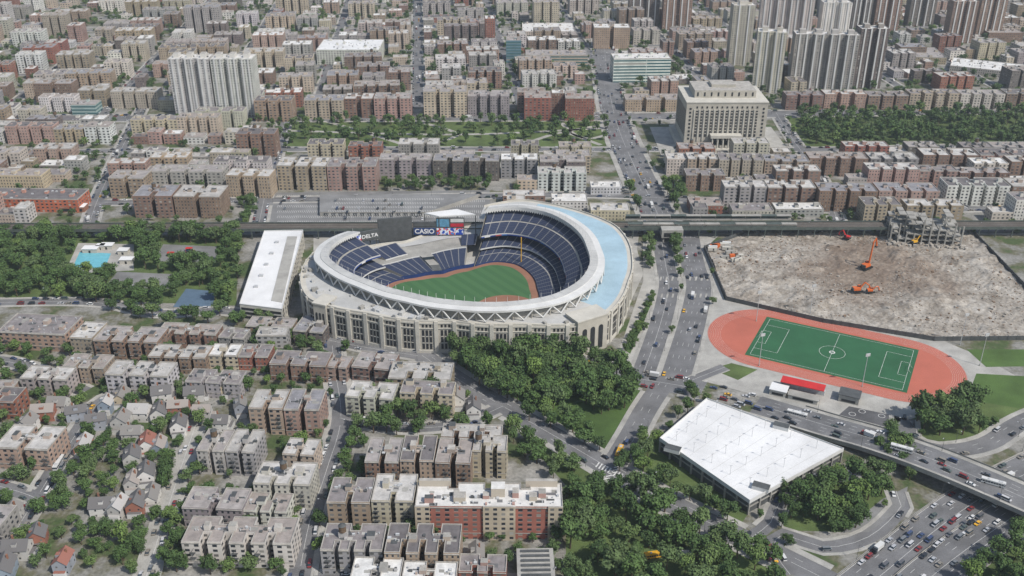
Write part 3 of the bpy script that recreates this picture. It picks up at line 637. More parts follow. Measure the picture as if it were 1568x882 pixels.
def fillrows(u0, u1, vs, h, det=1, dens=.95, depth=20, pal=PALG):
    for v in vs:
        a = P(u0, v); b2 = P(u1, v); row(a[0], a[1], math.atan2(b2[1]-a[1], b2[0]-a[0]), b2[0]-a[0], depth, h, det=det, dens=dens, pal=pal)
fillrows(-250, 1800, (342, 326, 293, 279, 265, 252, 221, 209, 197), 22)
fillrows(-250, 1800, (172,), 24)
fillrows(-250, 480, (455, 520, 540, 560, 590, 610, 640), 14, 2, .5, 15, ['N', 'N', 'G', 'K', 'T', 'W', 'D', 'B'])
fillrows(-300, -20, (660, 700, 740, 780, 830, 880), 14, 2, .8, 15)
# ------------------------------------------------------------------ landscape sheets
sheet("park_lawn", PP([(432, 186), (930, 186), (935, 224), (425, 224)]), .025, M_lawn2)
for pts in ([(440, 200), (700, 206), (930, 196)], [(640, 186), (700, 206), (640, 224)], [(860, 188), (880, 206), (920, 222)], [(500, 186), (560, 203), (620, 222)], [(800, 222), (850, 205), (930, 190)], [(860, 200), (900, 212), (930, 206)]):
    c = catmull([(*P(*q), 0) for q in pts]); L, Q = offs(c, 2.8); mb = MB()
    for i in range(len(c)-1): mb.poly([(*Q[i], .05), (*Q[i+1], .05), (*L[i+1], .05), (*L[i], .05)], M_side)
    mb.obj("park_path")
sheet("park_lawn", PP([(1200, 174), (1700, 168), (1700, 222), (1225, 224)]), .025, M_lawn2)
sheet("park_lawn", PP([(-200, 362), (365, 362), (362, 468), (0, 455), (-200, 460)]), .025, M_lawn2)
sheet("park_lawn", PP([(690, 548), (860, 560), (985, 592), (925, 705), (850, 655), (770, 610)]), .025, M_grass)
sheet("park_lawn", PP([(780, 645), (920, 728), (1000, 772), (1120, 828), (1200, 880), (1230, 960), (865, 960), (868, 745)]), .025, M_lawn2)
sheet("park_lawn", PP([(975, 650), (1150, 780), (1130, 810), (935, 722)]), .025, M_lawn2)
sheet("grass_verge", PP([(1200, 745), (1350, 725), (1370, 760), (1300, 815), (1200, 812)]), .025, M_lawn2)
sheet("grass_verge", PP([(1350, 655), (1500, 610), (1640, 590), (1500, 675), (1440, 682), (1400, 672)]), .026, M_lawn2)
sheet("grass_verge", PP([(1560, 800), (1480, 870), (1440, 960), (1800, 960), (1800, 780)]), .025, M_lawn2)
sheet("plaza_pavement", PP([(985, 352), (1110, 352), (1080, 380), (1110, 460), (1080, 500), (1060, 582), (940, 560), (985, 430)]), .015, M_plaza)
sheet("plaza_pavement", PP([(850, 540), (962, 470), (985, 420), (965, 340), (900, 340)]), .018, M_plaza)
sheet("plaza_pavement", PP([(480, 400), (480, 515), (690, 542), (890, 546), (960, 480), (980, 350), (480, 350)]), .012, M_plaza)
sheet("plaza_pavement", PP([(1065, 490), (1110, 458), (1260, 492), (1440, 520), (1500, 545), (1600, 600), (1480, 625), (1350, 655), (1290, 645), (1140, 600), (1062, 580)]), .014, M_plaza)
sheet("grass_verge", PP([(1088, 565), (1120, 556), (1160, 566), (1130, 582)]), .045, M_lawn2)
sheet("grass_verge", PP([(1480, 535), (1568, 535), (1640, 560), (1510, 562)]), .045, M_grass)
sheet("grass_verge", PP([(1495, 572), (1640, 580), (1560, 625), (1480, 612)]), .045, M_grass)
sheet("grass_verge", PP([(1002, 455), (998, 452), (955, 535), (965, 542)]), .2, M_grass)
sheet("rail_yard_parking_lot", PP([(413, 295), (750, 291), (750, 345), (400, 345)]), .04, M_lot)
sheet("parking_apron", PP([(1290, 815), (1350, 765), (1390, 745), (1385, 775), (1330, 815)]), .05, M_lot)
mb = MB()
for k in range(10):
    for (u0, v0, du) in ((1002+k*9, 424, 3), (1004+k*8.5, 450, 3)):
        a, b2, c, d = P(u0, v0), P(u0+du, v0), P(u0+du-1.5, v0+6), P(u0-1.5, v0+6); mb.poly([(*a, .2), (*b2, .2), (*c, .2), (*d, .2)], M_side)
mb.obj("crosswalk")
mb = MB()
for k in range(9):
    a = P(915+k*4.5, 712+k*2.2); mb.box(a[0], a[1], .2, .205, .8, 5, -.5, M_paint)
    a = P(925+k*4, 738-k*4.5); mb.box(a[0], a[1], .2, .205, 4, .8, .3, M_paint)
mb.obj("crosswalk")
build_roads()
mb = MB()
for v in (300, 308, 316, 324, 332, 340):
    for k in range(110):
        x, y = P(425+k*2.9, v); mb.poly([(x, y-2.6, .06), (x+.3, y-2.6, .06), (x+.3, y+2.6, .06), (x, y+2.6, .06)], M_paint)
mb.obj("stall_markings")
for v in (304, 312, 320, 328, 336):
    for k in range(50):
        u = 430+k*6.2
        if R.random() < .13 and not (480 < u < 735 and v < 334): x, y = P(u, v); car(x, y, math.pi/2, .06, taxi=0)
mb = MB(); mb.prism([P(490, 331), P(655, 331), P(735, 303), P(490, 304)], 0, 4, M_conc, M_lot)
for k in range(14): x, y = P(500+k*11, 331); mb.box(x, y-.3, .5, 3, 4, .5, 0, M_dark)
for v in (305, 311, 317, 323, 329):
    for k in range(62): x, y = P(496+k*2.6+(331-v)*.9, v, 4); mb.poly([(x, y-2.6, 4.03), (x+.3, y-2.6, 4.03), (x+.3, y+2.6, 4.03), (x, y+2.6, 4.03)], M_paint)
mb.obj("parking_deck")
for v in (308, 314, 320, 326):
    for k in range(32):
        x, y = P(500+k*4.8+(331-v)*.6, v, 4)
        if R.random() < .16: car(x, y, math.pi/2, 4.04, taxi=0)
# ------------------------------------------------------------------ elevated railway
def railway():
    p = empty("elevated_railway"); mb = MB()
    a = P(-400, 349, 9); b2 = P(1950, 343, 9); L = math.hypot(b2[0]-a[0], b2[1]-a[1]); ang = math.atan2(b2[1]-a[1], b2[0]-a[0]); c, s = math.cos(ang), math.sin(ang)
    T = lambda x, y: (a[0]+x*c-y*s, a[1]+x*s+y*c)
    q = T(L/2, 0); mb.box(q[0], q[1], 7.6, 8.9, L, 14, ang, M_green_steel, M_rust)
    for off in (-6.9, 6.9): q = T(L/2, off); mb.box(q[0], q[1], 8.9, 10.1, L, .2, ang, M_green_steel)
    for off in (-4.6, -3.1, -.75, .75, 3.1, 4.6): q = T(L/2, off); mb.box(q[0], q[1], 8.9, 9.08, L, .12, ang, M_conc)
    k = 0
    while k < L:
        for off in (-6, 6): q = T(k, off); mb.box(q[0], q[1], 0, 7.6, .7, .7, ang, M_green_steel)
        q = T(k, 0); mb.box(q[0], q[1], 6.8, 7.58, .7, 15, ang, M_green_steel); k += 14
    q = mb.obj("steel_viaduct"); q.parent = p
    a2 = P(960, 342, 9); mb = MB()
    for off in (-8.9, 8.9):
        for k in range(11):
            x, y = a2[0]+6+k*13, a2[1]+off; mb.box(x, y, 8.5, 9.6, 12.8, 3, ang, M_conc); mb.box(x, y, 12.6, 12.9, 12.6, 4, ang, M_conc if k % 3 else M_green_steel)
            mb.box(x, y+(1.4 if off > 0 else -1.4), 9.6, 11.2, 12.6, .15, ang, M_green_steel)
            for e in (-5, 5): mb.tube((x+e, y, 9.5), (x+e, y, 12.6), .15, M_green_steel, 5)
    x, y = a2[0]+36, a2[1]-16; mb.box(x, y, 4.5, 11.5, 18, 9, ang, M_conc, M_side); mb.box(x, y-4.6, 5.5, 9, 14, .2, ang, M_dark)
    for e in (-7, 7): mb.box(x+e, y, 0, 4.5, 1, 7, ang, M_conc)
    mb.obj("elevated_station")
railway()
# ------------------------------------------------------------------ STADIUM
SC = np.array([-39.0, 668.0])
def polar(px, z):
    pts = [np.array(P(u, v, z))-SC for u, v in px]; th = [math.degrees(math.atan2(p[1], p[0])) % 360 for p in pts]; r = [float(np.hypot(*p)) for p in pts]
    o = np.argsort(th); th = np.array(th)[o]; r = np.array(r)[o]
    g = np.arange(0, 360, 1.0); rr = np.interp(g, np.concatenate([th-360, th, th+360]), np.concatenate([r, r, r]))
    return rr
rim = polar([(738, 318), (800, 313), (850, 322), (893, 345), (918, 380), (924, 408), (905, 438), (862, 462), (790, 474), (700, 473), (620, 460), (550, 438), (505, 417), (481, 396), (488, 378), (512, 362), (560, 348), (640, 330)], 33)
fac = polar([(497, 468), (560, 480), (690, 492), (800, 497), (884, 498), (932, 480), (962, 432), (968, 395), (942, 345), (800, 306), (720, 322), (620, 345), (520, 362), (470, 398), (461, 440), (474, 460)], 24)
ker = np.exp(-np.linspace(-2, 2, 13)**2); ker /= ker.sum()
sm = lambda r: np.convolve(np.concatenate([r[-6:], r, r[:6]]), ker, 'valid')
rim = sm(sm(rim)); fac = sm(fac)
fac = np.maximum(fac, rim+2)
def RA(arr, t): t = t % 360; i = int(t); f = t-i; return arr[i % 360]*(1-f)+arr[(i+1) % 360]*f
def pt(t, r): a = math.radians(t); return (SC[0]+r*math.cos(a), SC[1]+r*math.sin(a))
T0, T1 = 157, 438
def stadium():
    p = empty("baseball_stadium"); ST = 2.0
    def sweep(name, prof, t0, t1, closed_ends=None, step=ST, par=None):
        mb = MB(); U = 0; n = int(round((t1-t0)/step))
        for i in range(n):
            a, b2 = t0+i*step, t0+(i+1)*step; ra, rb = RA(rim, a), RA(rim, b2)
            A0 = pt(a, ra); B0 = pt(b2, rb); du = math.hypot(A0[0]-B0[0], A0[1]-B0[1]); V = 0
            for (d0, z0, d1, z1, m) in prof:
                q0, q1, q2, q3 = pt(a, ra-d0), pt(b2, rb-d0), pt(b2, rb-d1), pt(a, ra-d1); l = math.hypot(d1-d0, z1-z0)
                mb.poly([(*q0, z0), (*q1, z0), (*q2, z1), (*q3, z1)], m, [(U, V), (U+du, V), (U+du, V+l), (U, V+l)]); V += l
            U += du
        if closed_ends:
            for t in (t0, t1):
                r = RA(rim, t); mb.poly([(*pt(t, r-d), z) for d, z in closed_ends], M_conc)
        o = mb.obj(name); o.parent = p; return o
    sweep("upper_deck", [(3, 31, 15, 24.5, M_seat), (15, 24.5, 15, 24, M_conc), (15, 24, 16.4, 24, M_conc), (16.4, 24, 27, 18, M_seat), (27, 18, 27, 17, M_white), (27, 17, 27.2, 16, M_ads), (27.2, 16, 19, 15.5, M_conc), (3, 31, 3, 24, M_conc)], T0, T1, [(3, 31), (27, 18), (27, 16), (19, 15.5), (3, 20)])
    sweep("suite_level", [(19, 15.5, 19, 12, M_glass), (19, 12, 31, 8.5, M_seat), (31, 8.5, 31, 7.3, M_white), (31, 7.3, 27, 7, M_conc)], T0, T1, [(10, 15.5), (19, 15.5), (19, 12), (31, 8.5), (31, 7), (10, 7)])
    sweep("field_level_seats", [(25, 8, 25, 5.8, M_dark), (25, 6, 35, 4, M_seat), (35, 4, 36, 4, M_conc), (36, 4, 47, 1.5, M_seat), (47, 1.5, 47, 0, M_blue)], T0, T1, [(10, 8), (25, 8), (25, 6), (47, 1.5), (47, 0), (10, 0)])
    sweep("roof_ring", [(-1, 33.2, 4, 33.7, M_white), (4, 33.7, 4, 34.1, M_white), (4, 34.1, 10, 34.5, M_ring), (10, 34.5, 10, 33, M_white), (10, 33, -1, 31.8, M_conc), (-1, 31.8, -1, 33.2, M_white)], T0, T1, [(-1, 31.8), (-1, 33.2), (10, 34.4), (10, 33)])
    mb = MB(); t = T0+1
    while t < T1-1:
        r = RA(rim, t); a = pt(t, r-3.9); c = pt(t, r-10); mb.tube((*a, 34.1), (*c, 34.55), .1, M_duct, 4); t += 4.8
    o = mb.obj("roof_ribs"); o.parent = p
    mb = MB(); t = T0+1
    while t < T1-1:
        r = RA(rim, t)-10.1; r2 = RA(rim, t+1.2)-10.1
        a, c = pt(t, r), pt(t+1.2, r2); m = ((a[0]+c[0])/2, (a[1]+c[1])/2)
        mb.poly([(*a, 33), (*c, 33), (*c, 30.6), (*m, 32.2), (*a, 30.6)], M_white); t += 1.2
    t = T0+3
    while t < T1-2:
        q = pt(t, RA(rim, t)-9); mb.tube((*q, 34), (*q, 38.5), .14, M_white, 4); t += 4.6
    o = mb.obj("frieze"); o.parent = p
    mb = MB(); t = T0
    while t < T1-7:
        for (ta, tb) in ((t, t+3.6), (t+7.2, t+3.6)):
            a = pt(ta, RA(rim, ta)+.4); c = pt(tb, RA(rim, tb)+.4); mb.tube((*a, 31.9), (*c, 24.8), .55, M_white, 5)
        a = pt(t, RA(rim, t)-1.5); mb.tube((*a, 24), (*a, 32), .35, M_lime, 5); t += 7.2
    o = mb.obj("roof_braces"); o.parent = p
    sweep("upper_concourse_wall", [(3.5, 24.5, 3.5, 31, M_conc), (3.4, 25, 3.4, 30.2, M_dark)], T0, T1)  # dark band over the concrete wall paints in the shadow behind the braces
    mb = MB(); t = 0
    while t < 360:
        a, b2 = t, t+2
        opn = 80 < t < 155; top = 9 if opn else 24
        fa, fb, ra, rb = RA(fac, a), RA(fac, b2), RA(rim, a)-5, RA(rim, b2)-5
        bl = (t < 62 or t > 322)
        A, Bq, C, D_ = pt(a, fa), pt(b2, fb), pt(b2, rb), pt(a, ra)
        mb.poly([(*A, 0), (*Bq, 0), (*Bq, top), (*A, top)], M_lime)
        mb.poly([(*A, top), (*Bq, top), (*Bq, top+1.1), (*A, top+1.1)], M_limel)
        A2, B2 = pt(a, fa-.6), pt(b2, fb-.6)
        mb.poly([(*A, top+1.1), (*Bq, top+1.1), (*B2, top+1.1), (*A2, top+1.1)], M_limel); mb.poly([(*A2, top+1.1), (*B2, top+1.1), (*B2, top), (*A2, top)], M_limel)
        A3, B3 = pt(a, fa-4), pt(b2, fb-4)
        if fa-4 > ra and fb-4 > rb:
            mb.poly([(*A2, top), (*B2, top), (*B3, top+.1), (*A3, top+.1)], M_limel)
            mb.poly([(*A3, top+.1), (*B3, top+.1), (*C, top+.5), (*D_, top+.5)], M_blueterr if bl else M_ring)
        else: mb.poly([(*A2, top), (*B2, top), (*C, top+.5), (*D_, top+.5)], M_ring)
        O0, O1 = pt(a, fa+.5), pt(b2, fb+.5)
        for z0, z1 in ((top-1.6, top-.5), (0, 2.2), (top-5.2, top-4.7)):
            mb.poly([(*O0, z0), (*O1, z0), (*O1, z1), (*O0, z1)], M_limel); mb.poly([(*O0, z1), (*O1, z1), (*Bq, z1), (*A, z1)], M_limel)
        t += 2
    o = mb.obj("facade_wall"); o.parent = p
    mb = MB()
    for k in range(45):
        t = R.uniform(160, 318); fa, ra = RA(fac, t), RA(rim, t)
        if fa-ra > 6:
            q = pt(t, R.uniform(ra+2, fa-2.5)); mb.box(q[0], q[1], 24.2, 24.2+R.uniform(1, 2.6), R.uniform(1.5, 5), R.uniform(1.5, 3), math.radians(t), R.choice((M_duct, M_conc, M_ring)))
    o = mb.obj("terrace_plant"); o.parent = p
    mb = MB(); ts = np.arange(0, 360, .25); pp_ = np.array([pt(t, RA(fac, t)) for t in ts]); seg = np.hypot(*np.diff(pp_, axis=0).T); cum = np.concatenate([[0], np.cumsum(seg)])
    def at(s):
        i = min(len(pp_)-2, max(0, int(np.searchsorted(cum, s))-1)); f = (s-cum[i])/max(1e-6, cum[i+1]-cum[i]); q = pp_[i]*(1-f)+pp_[i+1]*f; d = pp_[i+1]-pp_[i]; return q, math.atan2(d[1], d[0]), ts[i]
    s = 2; bay = 12.6
    while s < cum[-1]-8:
        q, an, t = at(s)
        if not 78 < t < 158:
            nx, ny = math.sin(an), -math.cos(an)
            mb.box(q[0]+nx*.45, q[1]+ny*.45, 0, 24.6, 2.6, 1.1, an, M_limel)
            for k, o_ in enumerate((3.2, 5.7, 8.2)):
                q2, an2, _ = at(s+o_+.6); nx, ny = math.sin(an2), -math.cos(an2)
                mb.box(q2[0]+nx*.06, q2[1]+ny*.06, 3.2, 17.6, 1.6, .3, an2, M_dark)
                for zz in (7.5, 12.5): mb.box(q2[0]+nx*.1, q2[1]+ny*.1, zz, zz+.7, 1.6, .3, an2, M_limel)
                mb.box(q2[0]+nx*.06, q2[1]+ny*.06, 19.8, 22.0, 1.3, .28, an2, M_dark)
        s += bay
    o = mb.obj("facade_pilasters"); o.parent = p
    for (u0, v0, u1, v1, hh) in ((884, 492, 930, 478, 27), (499, 466, 480, 462, 26)):
        a, c = P(u0, v0, hh), P(u1, v1, hh)
        if a[0] > c[0]: a, c = c, a
        an = math.atan2(c[1]-a[1], c[0]-a[0]); W_ = math.hypot(c[0]-a[0], c[1]-a[1]); mx, my = (a[0]+c[0])/2, (a[1]+c[1])/2
        nx, ny = math.sin(an), -math.cos(an); mb = MB(); cx, cy = mx-nx*6, my-ny*6
        mb.box(cx, cy, 0, hh-1, W_, 14, an, M_lime, M_limel); mb.box(cx, cy, hh-1, hh, W_+1, 15, an, M_limel)
        for k in (-1, 0, 1):
            x, y = cx+nx*7.05+math.cos(an)*k*W_*.27, cy+ny*7.05+math.sin(an)*k*W_*.27
            mb.box(x, y, 2, 18, W_*.15, .3, an, M_dark); mb.tube((x-nx*.1, y-ny*.1, 18), (x+nx*.14, y+ny*.14, 18), W_*.075, M_dark, 12)
        o = mb.obj("gate_pavilion"); o.parent = p
    mb = MB(); mb.poly([(*pt(t, RA(rim, t)-46.5), .30) for t in range(0, 360, 3)], M_clay)
    mb.poly([(*pt(t, RA(rim, t)-53), .32) for t in range(0, 360, 3)], M_ball)
    hx, hy = 14, 636
    mb.poly([(hx+math.cos(math.radians(a))*25-18, hy+math.sin(math.radians(a))*25, .34) for a in range(0, 360, 12)], M_clay)
    mb.poly([(hx-18, hy-14, .36), (hx-5, hy-1, .36), (hx-18, hy+12, .36), (hx-31, hy-1, .36)], M_ball)
    o = mb.obj("playing_field"); o.parent = p
    sweep("outfield_wall", [(46, 0, 46, 3, M_blue), (46, 3, 45.6, 3, M_blue)], 78, 157)
    sweep("bleachers", [(45, 3, 24, 8, M_seat), (24, 8, 24, 9, M_white), (24, 9, 2, 9.2, M_conc)], 88, 118, [(45, 3), (24, 8), (2, 9.2), (2, 0), (45, 0)])
    sweep("outfield_bleachers", [(45, 3, 26, 8, M_seat), (26, 8, 26, 9, M_white), (26, 9, 2, 9.2, M_conc)], 128, 156, [(45, 3), (26, 8), (2, 9.2), (2, 0), (45, 0)])
    sweep("batters_eye", [(45, 3, 40, 6, M_steel), (40, 6, 30, 6.5, M_conc), (30, 6.5, 30, 9, M_glass), (30, 9, 5, 9.2, M_conc)], 118, 128, [(45, 0), (45, 3), (40, 6), (30, 9), (5, 9.2)])
    sweep("upper_bleacher_deck", [(22, 9.4, 8, 13, M_seat), (8, 13, 8, 8, M_conc)], 82, 92, [(22, 8.6), (22, 9.4), (8, 13), (8, 8)])
    sweep("left_field_deck", [(20, 10, 6, 15, M_seat), (20, 10, 20, 8.6, M_white), (6, 15, 6, 8, M_conc)], 134, 150, [(20, 8.6), (20, 10), (6, 15), (6, 8)])
    return p
stadium()
def boards():
    sb = empty("scoreboard")
    def X(u, yb, z): return (u-784)/F*(yb*CP+(CAMH-z)*SP)
    def board(u0, u1, yb, z0, z1, mat, name, slant=0, fr=M_steel, legs=True, dy=0):
        x0 = X(u0, yb, z0); x1 = X(u1, yb, z0)
        mb = MB(); mb.box((x0+x1)/2, yb, z0-.5, z1+.5, x1-x0+1.2, 2.0, slant, fr)
        mb.box((x0+x1)/2+math.sin(slant)*1.1, yb-1.1*math.cos(slant), z0, z1, x1-x0, .3, slant, mat)
        if legs:
            for k in (.15, .5, .85): mb.box(x0+(x1-x0)*k, yb+1.5, 0, z0-.5, .8, .8, 0, M_steel)
        o = mb.obj(name); o.parent = sb; return x0, x1
    board(581, 631, 749, 6, 25.5, M_steel, "scoreboard_back", .22)
    x0, x1 = board(634, 667, 751, 10.6, 16.6, M_blue, "sign_panel"); board(634, 667, 751.5, 17.8, 21, M_steel, "upper_panel", legs=False)
    board(669, 710, 751, 10.6, 16.4, M_screen, "video_screen"); board(669, 688, 751.3, 17.6, 24.4, M_pic, "sign_band", legs=False); board(690, 710, 751.3, 17.6, 20.4, M_red, "sign_band_right", legs=False); board(690, 710, 751.6, 21.5, 24.4, M_white, "sign_band_top", legs=False)
    board(552, 580, 738, 11.5, 19, M_steel, "sign_panel_dark", .45); board(530, 556, 724, 9.5, 20, M_screen, "side_screen", .9)
    def letters(t, x, y, z, size, rz):
        tx = bpy.data.curves.new("lettering", 'FONT'); tx.body = t; tx.size = size; tx.align_x = 'CENTER'; tx.align_y = 'CENTER'; tx.extrude = .05; tx.offset = .12
        o = bpy.data.objects.new("lettering", tx); o.location = (x, y, z); o.rotation_euler = (math.pi/2, 0, rz); scene.collection.objects.link(o); tx.materials.append(M_whiteroof); o.parent = sb
    letters("CASIO", (x0+x1)/2, 749.6, 13.5, 5.6, 0)
    xx = (X(552, 738, 11.5)+X(580, 738, 11.5))/2; letters("DELTA", xx+.62, 736.65, 15.2, 4.6, .45)
    mb = MB(); q = PP([(650, 326), (700, 320), (728, 328), (672, 331)], 27); mb.prism(q, 26, 27, M_white, M_whiteroof)
    for c in q: mb.box(c[0], c[1], 0, 26, .8, .8, 0, M_steel)
    mb.obj("bleacher_canopy")
    mb = MB(); x, y = P(798, 405); mb.tube((x, y, 0), (x, y, 24), .4, M_yellow, 6); mb.obj("foul_pole")
boards()
def garage1():
    h = 13; q = PP([(367, 466), (432, 474), (464, 353), (405, 354)], h); mb = MB(); mb.prism(q, 0, h, M_limel, M_whiteroof)
    q2 = PP([(415, 460), (432, 463), (455, 362), (440, 362)], h+.3); mb.prism(q2, h, h+.35, M_side)
    a, c = np.array(q[0]), np.array(q[1]); an = math.atan2(*(c-a)[::-1]); l = np.linalg.norm(c-a); nx, ny = math.sin(an), -math.cos(an)
    for z in (2.5, 5.8, 9.1): m = (a+c)/2; mb.box(m[0]+nx*.05, m[1]+ny*.05, z, z+1.7, l-2, .3, an, M_dark)
    b2 = np.array(q[2]); an = math.atan2(*(b2-c)[::-1]); nx, ny = math.sin(an), -math.cos(an); l = np.linalg.norm(b2-c)
    for z in (2.5, 5.8, 9.1): m = (b2+c)/2; mb.box(m[0]+nx*.05, m[1]+ny*.05, z, z+1.7, l-4, .3, an, M_dark)
    for t in np.linspace(.05, .95, 16): m = c*(1-t)+b2*t; mb.box(m[0]+nx*.5, m[1]+ny*.5, 0, h+.1, .6, 1.2, an, M_limel)
    for i in range(4):
        a, c = q[i], q[(i+1) % 4]; mb.tube((*a, h+.5), (*c, h+.5), .3, M_white, 4)
    for k in range(5): x, y = P(392+k*8, 440-k*17, h); mb.box(x, y, h, h+1.6, 3, 2, 0, M_duct)
    mb.obj("parking_garage"); mark(q, 1)
garage1()
def garage2():
    h = 9; q = PP([(1010, 672), (1148, 768), (1292, 688), (1082, 611)], h); mb = MB(); mb.prism(q, h-1.5, h, M_white, M_whiteroof)
    q3 = [tuple(np.array(SCq)+(np.array(p_)-np.array(SCq))*.97) for SCq in [np.mean(q, axis=0)] for p_ in q]
    mb.prism(q3, 0, h-1.5, M_steel, M_steel)
    for i in range(4):
        a, c = np.array(q[i]), np.array(q[(i+1) % 4]); l = np.linalg.norm(c-a); n = int(l/8); an = math.atan2(*(c-a)[::-1])
        for k in range(n+1): m = a+(c-a)*k/n; m = m+(np.mean(q, axis=0)-m)*.012; mb.box(m[0], m[1], 0, h-1.5, .9, .9, an, M_conc)
        mb.prism([tuple(a), tuple(c), tuple(c+(np.mean(q, axis=0)-c)*.006), tuple(a+(np.mean(q, axis=0)-a)*.006)], h, h+1.0, M_white)
        m = (a+c)/2; m = m+(np.mean(q, axis=0)-m)*.02; mb.box(m[0], m[1], 4.0, 4.6, l*.96, .5, an, M_conc)
    for (u, v) in ((1196, 655), (1165, 748), (1030, 690)): x, y = P(u, v, h); mb.box(x, y, h, h+2.2, 9, 5, -.45, M_white, M_steel)
    for i in range(5):
        for j in range(5):
            s, t = .12+i*.19, .12+j*.19; p_ = (np.array(q[0])*(1-s)+np.array(q[1])*s)*(1-t)+(np.array(q[3])*(1-s)+np.array(q[2])*s)*t
            mb.tube((p_[0], p_[1], h), (p_[0], p_[1], h+6), .10, M_duct, 5); mb.box(p_[0], p_[1], h+6, h+6.2, 1.4, .4, .3, M_duct)
    o = mb.obj("rooftop_parking_garage"); mark(q, 1)
    mb = MB()
    for j in range(8):
        s = .08+j*.12; a = np.array(q[0])*(1-s)+np.array(q[1])*s; c = np.array(q[3])*(1-s)+np.array(q[2])*s; a2 = a+(c-a)*.05; c2 = a+(c-a)*.95
        d = (c-a)/np.linalg.norm(c-a); nn = np.array((-d[1], d[0]))*.06
        mb.poly([(*(a2-nn), h+.02), (*(c2-nn), h+.02), (*(c2+nn), h+.02), (*(a2+nn), h+.02)], M_side)
    q_ = mb.obj("stall_lines"); q_.parent = o
garage2()
def athletics():
    C = np.array([217.0, 577.0]); an = math.radians(-27); ca, sa = math.cos(an), math.sin(an)
    T = lambda x, y: (C[0]+x*ca-y*sa, C[1]+x*sa+y*ca)
    def oval(R_, hs, n=40):
        pts = []
        for i in range(n+1): a = -math.pi/2+math.pi*i/n; pts.append(T(hs+R_*math.cos(a), R_*math.sin(a)))
        for i in range(n+1): a = math.pi/2+math.pi*i/n; pts.append(T(-hs+R_*math.cos(a), R_*math.sin(a)))
        return pts
    mb = MB(); hs = 43
    mb.poly([(*p, .10) for p in oval(42, hs)], M_track); mb.poly([(*p, .112) for p in oval(33.3, hs)], M_track)
    for k in range(8):
        o0, o1 = oval(33.2+k*1.2+.04, hs), oval(33.2+k*1.2-.04, hs); n = len(o0)
        for i in range(n): j = (i+1) % n; mb.poly([(*o0[i], .125), (*o0[j], .125), (*o1[j], .125), (*o1[i], .125)], M_paint)
    mb.obj("running_track")
    mb = MB(); fx, fy = 52, 30; mb.poly([(*T(x, y), .14) for x, y in ((-fx, -fy), (fx, -fy), (fx, fy), (-fx, fy))], M_turf)
    def ln(x0, y0, x1, y1, w_=.2, z=.16):
        d = math.hypot(x1-x0, y1-y0); nx, ny = -(y1-y0)/d*w_/2, (x1-x0)/d*w_/2
        mb.poly([(*T(x0+nx, y0+ny), z), (*T(x1+nx, y1+ny), z), (*T(x1-nx, y1-ny), z), (*T(x0-nx, y0-ny), z)], M_paint)
    X, Y = 49, 27.5
    for a in ((-X, -Y, X, -Y), (X, -Y, X, Y), (X, Y, -X, Y), (-X, Y, -X, -Y), (0, -Y, 0, Y)): ln(*a)
    for s in (-1, 1):
        for dx, dy in ((16, 18), (5.5, 9)): ln(s*X, -dy, s*(X-dx), -dy); ln(s*(X-dx), -dy, s*(X-dx), dy); ln(s*(X-dx), dy, s*X, dy)
    for i in range(32): a, c = 2*math.pi*i/32, 2*math.pi*(i+1)/32; ln(8.5*math.cos(a), 8.5*math.sin(a), 8.5*math.cos(c), 8.5*math.sin(c))
    for i in range(12): a, c = 2*math.pi*i/12, 2*math.pi*(i+1)/12; ln(1.6*math.cos(a), 1.6*math.sin(a), 1.6*math.cos(c), 1.6*math.sin(c), .9)
    mb.obj("soccer_field")
    for s in (-1, 1):
        g = MB()
        for y in (-3.6, 3.6): g.tube((*T(s*X, y), .1), (*T(s*X, y), 2.5), .1, M_white, 5)
        g.tube((*T(s*X, -3.6), 2.5), (*T(s*X, 3.6), 2.5), .1, M_white, 5)
        for y in (-3.6, 3.6): g.tube((*T(s*X, y), 2.5), (*T(s*(X+2), y), .1), .07, M_white, 5)
        g.obj("soccer_goal")
    for (u, v) in ((1162, 560), (1320, 592), (1158, 492), (1240, 482), (1470, 528), (1500, 560)):
        x, y = P(u, v); g = MB(); g.tube((x, y, 0), (x, y, 24), .25, M_duct, 6, .15); g.box(x, y, 22.5, 24.5, 3.2, .5, .3, M_duct); g.cyl(x, y, 0, 1, .5, .4, 8, M_conc); g.obj("floodlight_mast")
    a, c = P(1196, 590), P(1262, 605); an2 = math.atan2(c[1]-a[1], c[0]-a[0]); W_ = math.hypot(c[0]-a[0], c[1]-a[1])*1.0; mx, my = (a[0]+c[0])/2, (a[1]+c[1])/2
    g = MB()
    for k in range(6): g.box(mx+math.sin(an2)*(k*1.1-5), my-math.cos(an2)*(k*1.1-5), 0, .6+k*.5, W_, 1.1, an2, M_duct)
    g.box(mx+math.sin(an2)*2, my-math.cos(an2)*2, 6, 6.4, W_, 8, an2, M_redroof)
    for k in (-.45, -.15, .15, .45): g.tube((mx+math.cos(an2)*k*W_, my+math.sin(an2)*k*W_, 0), (mx+math.cos(an2)*k*W_, my+math.sin(an2)*k*W_, 6), .15, M_steel, 5)
    g.obj("grandstand")
    def pav(u, v, w_, d_, h_, m, top):
        x, y = P(u, v); g = MB(); g.box(x, y, 0, h_, w_, d_, an2, m, top); g.box(x, y, h_, h_+.4, w_+1, d_+1, an2, top); g.box(x+math.sin(an2)*(d_/2+.02), y-math.cos(an2)*(d_/2+.02), .8, 2.4, w_*.7, .2, an2, M_dark); g.obj("park_pavilion")
    pav(1192, 602, 10, 8, 4, M_limel, M_whiteroof); pav(1300, 612, 12, 9, 5, M_conc, M_steel); pav(1230, 612, 18, 6, 3, M_limel, M_conc)
    sheet("basketball_court", PP([(1300, 622), (1385, 640), (1362, 655), (1285, 635)]), .06, M_asph2)
    g = MB()
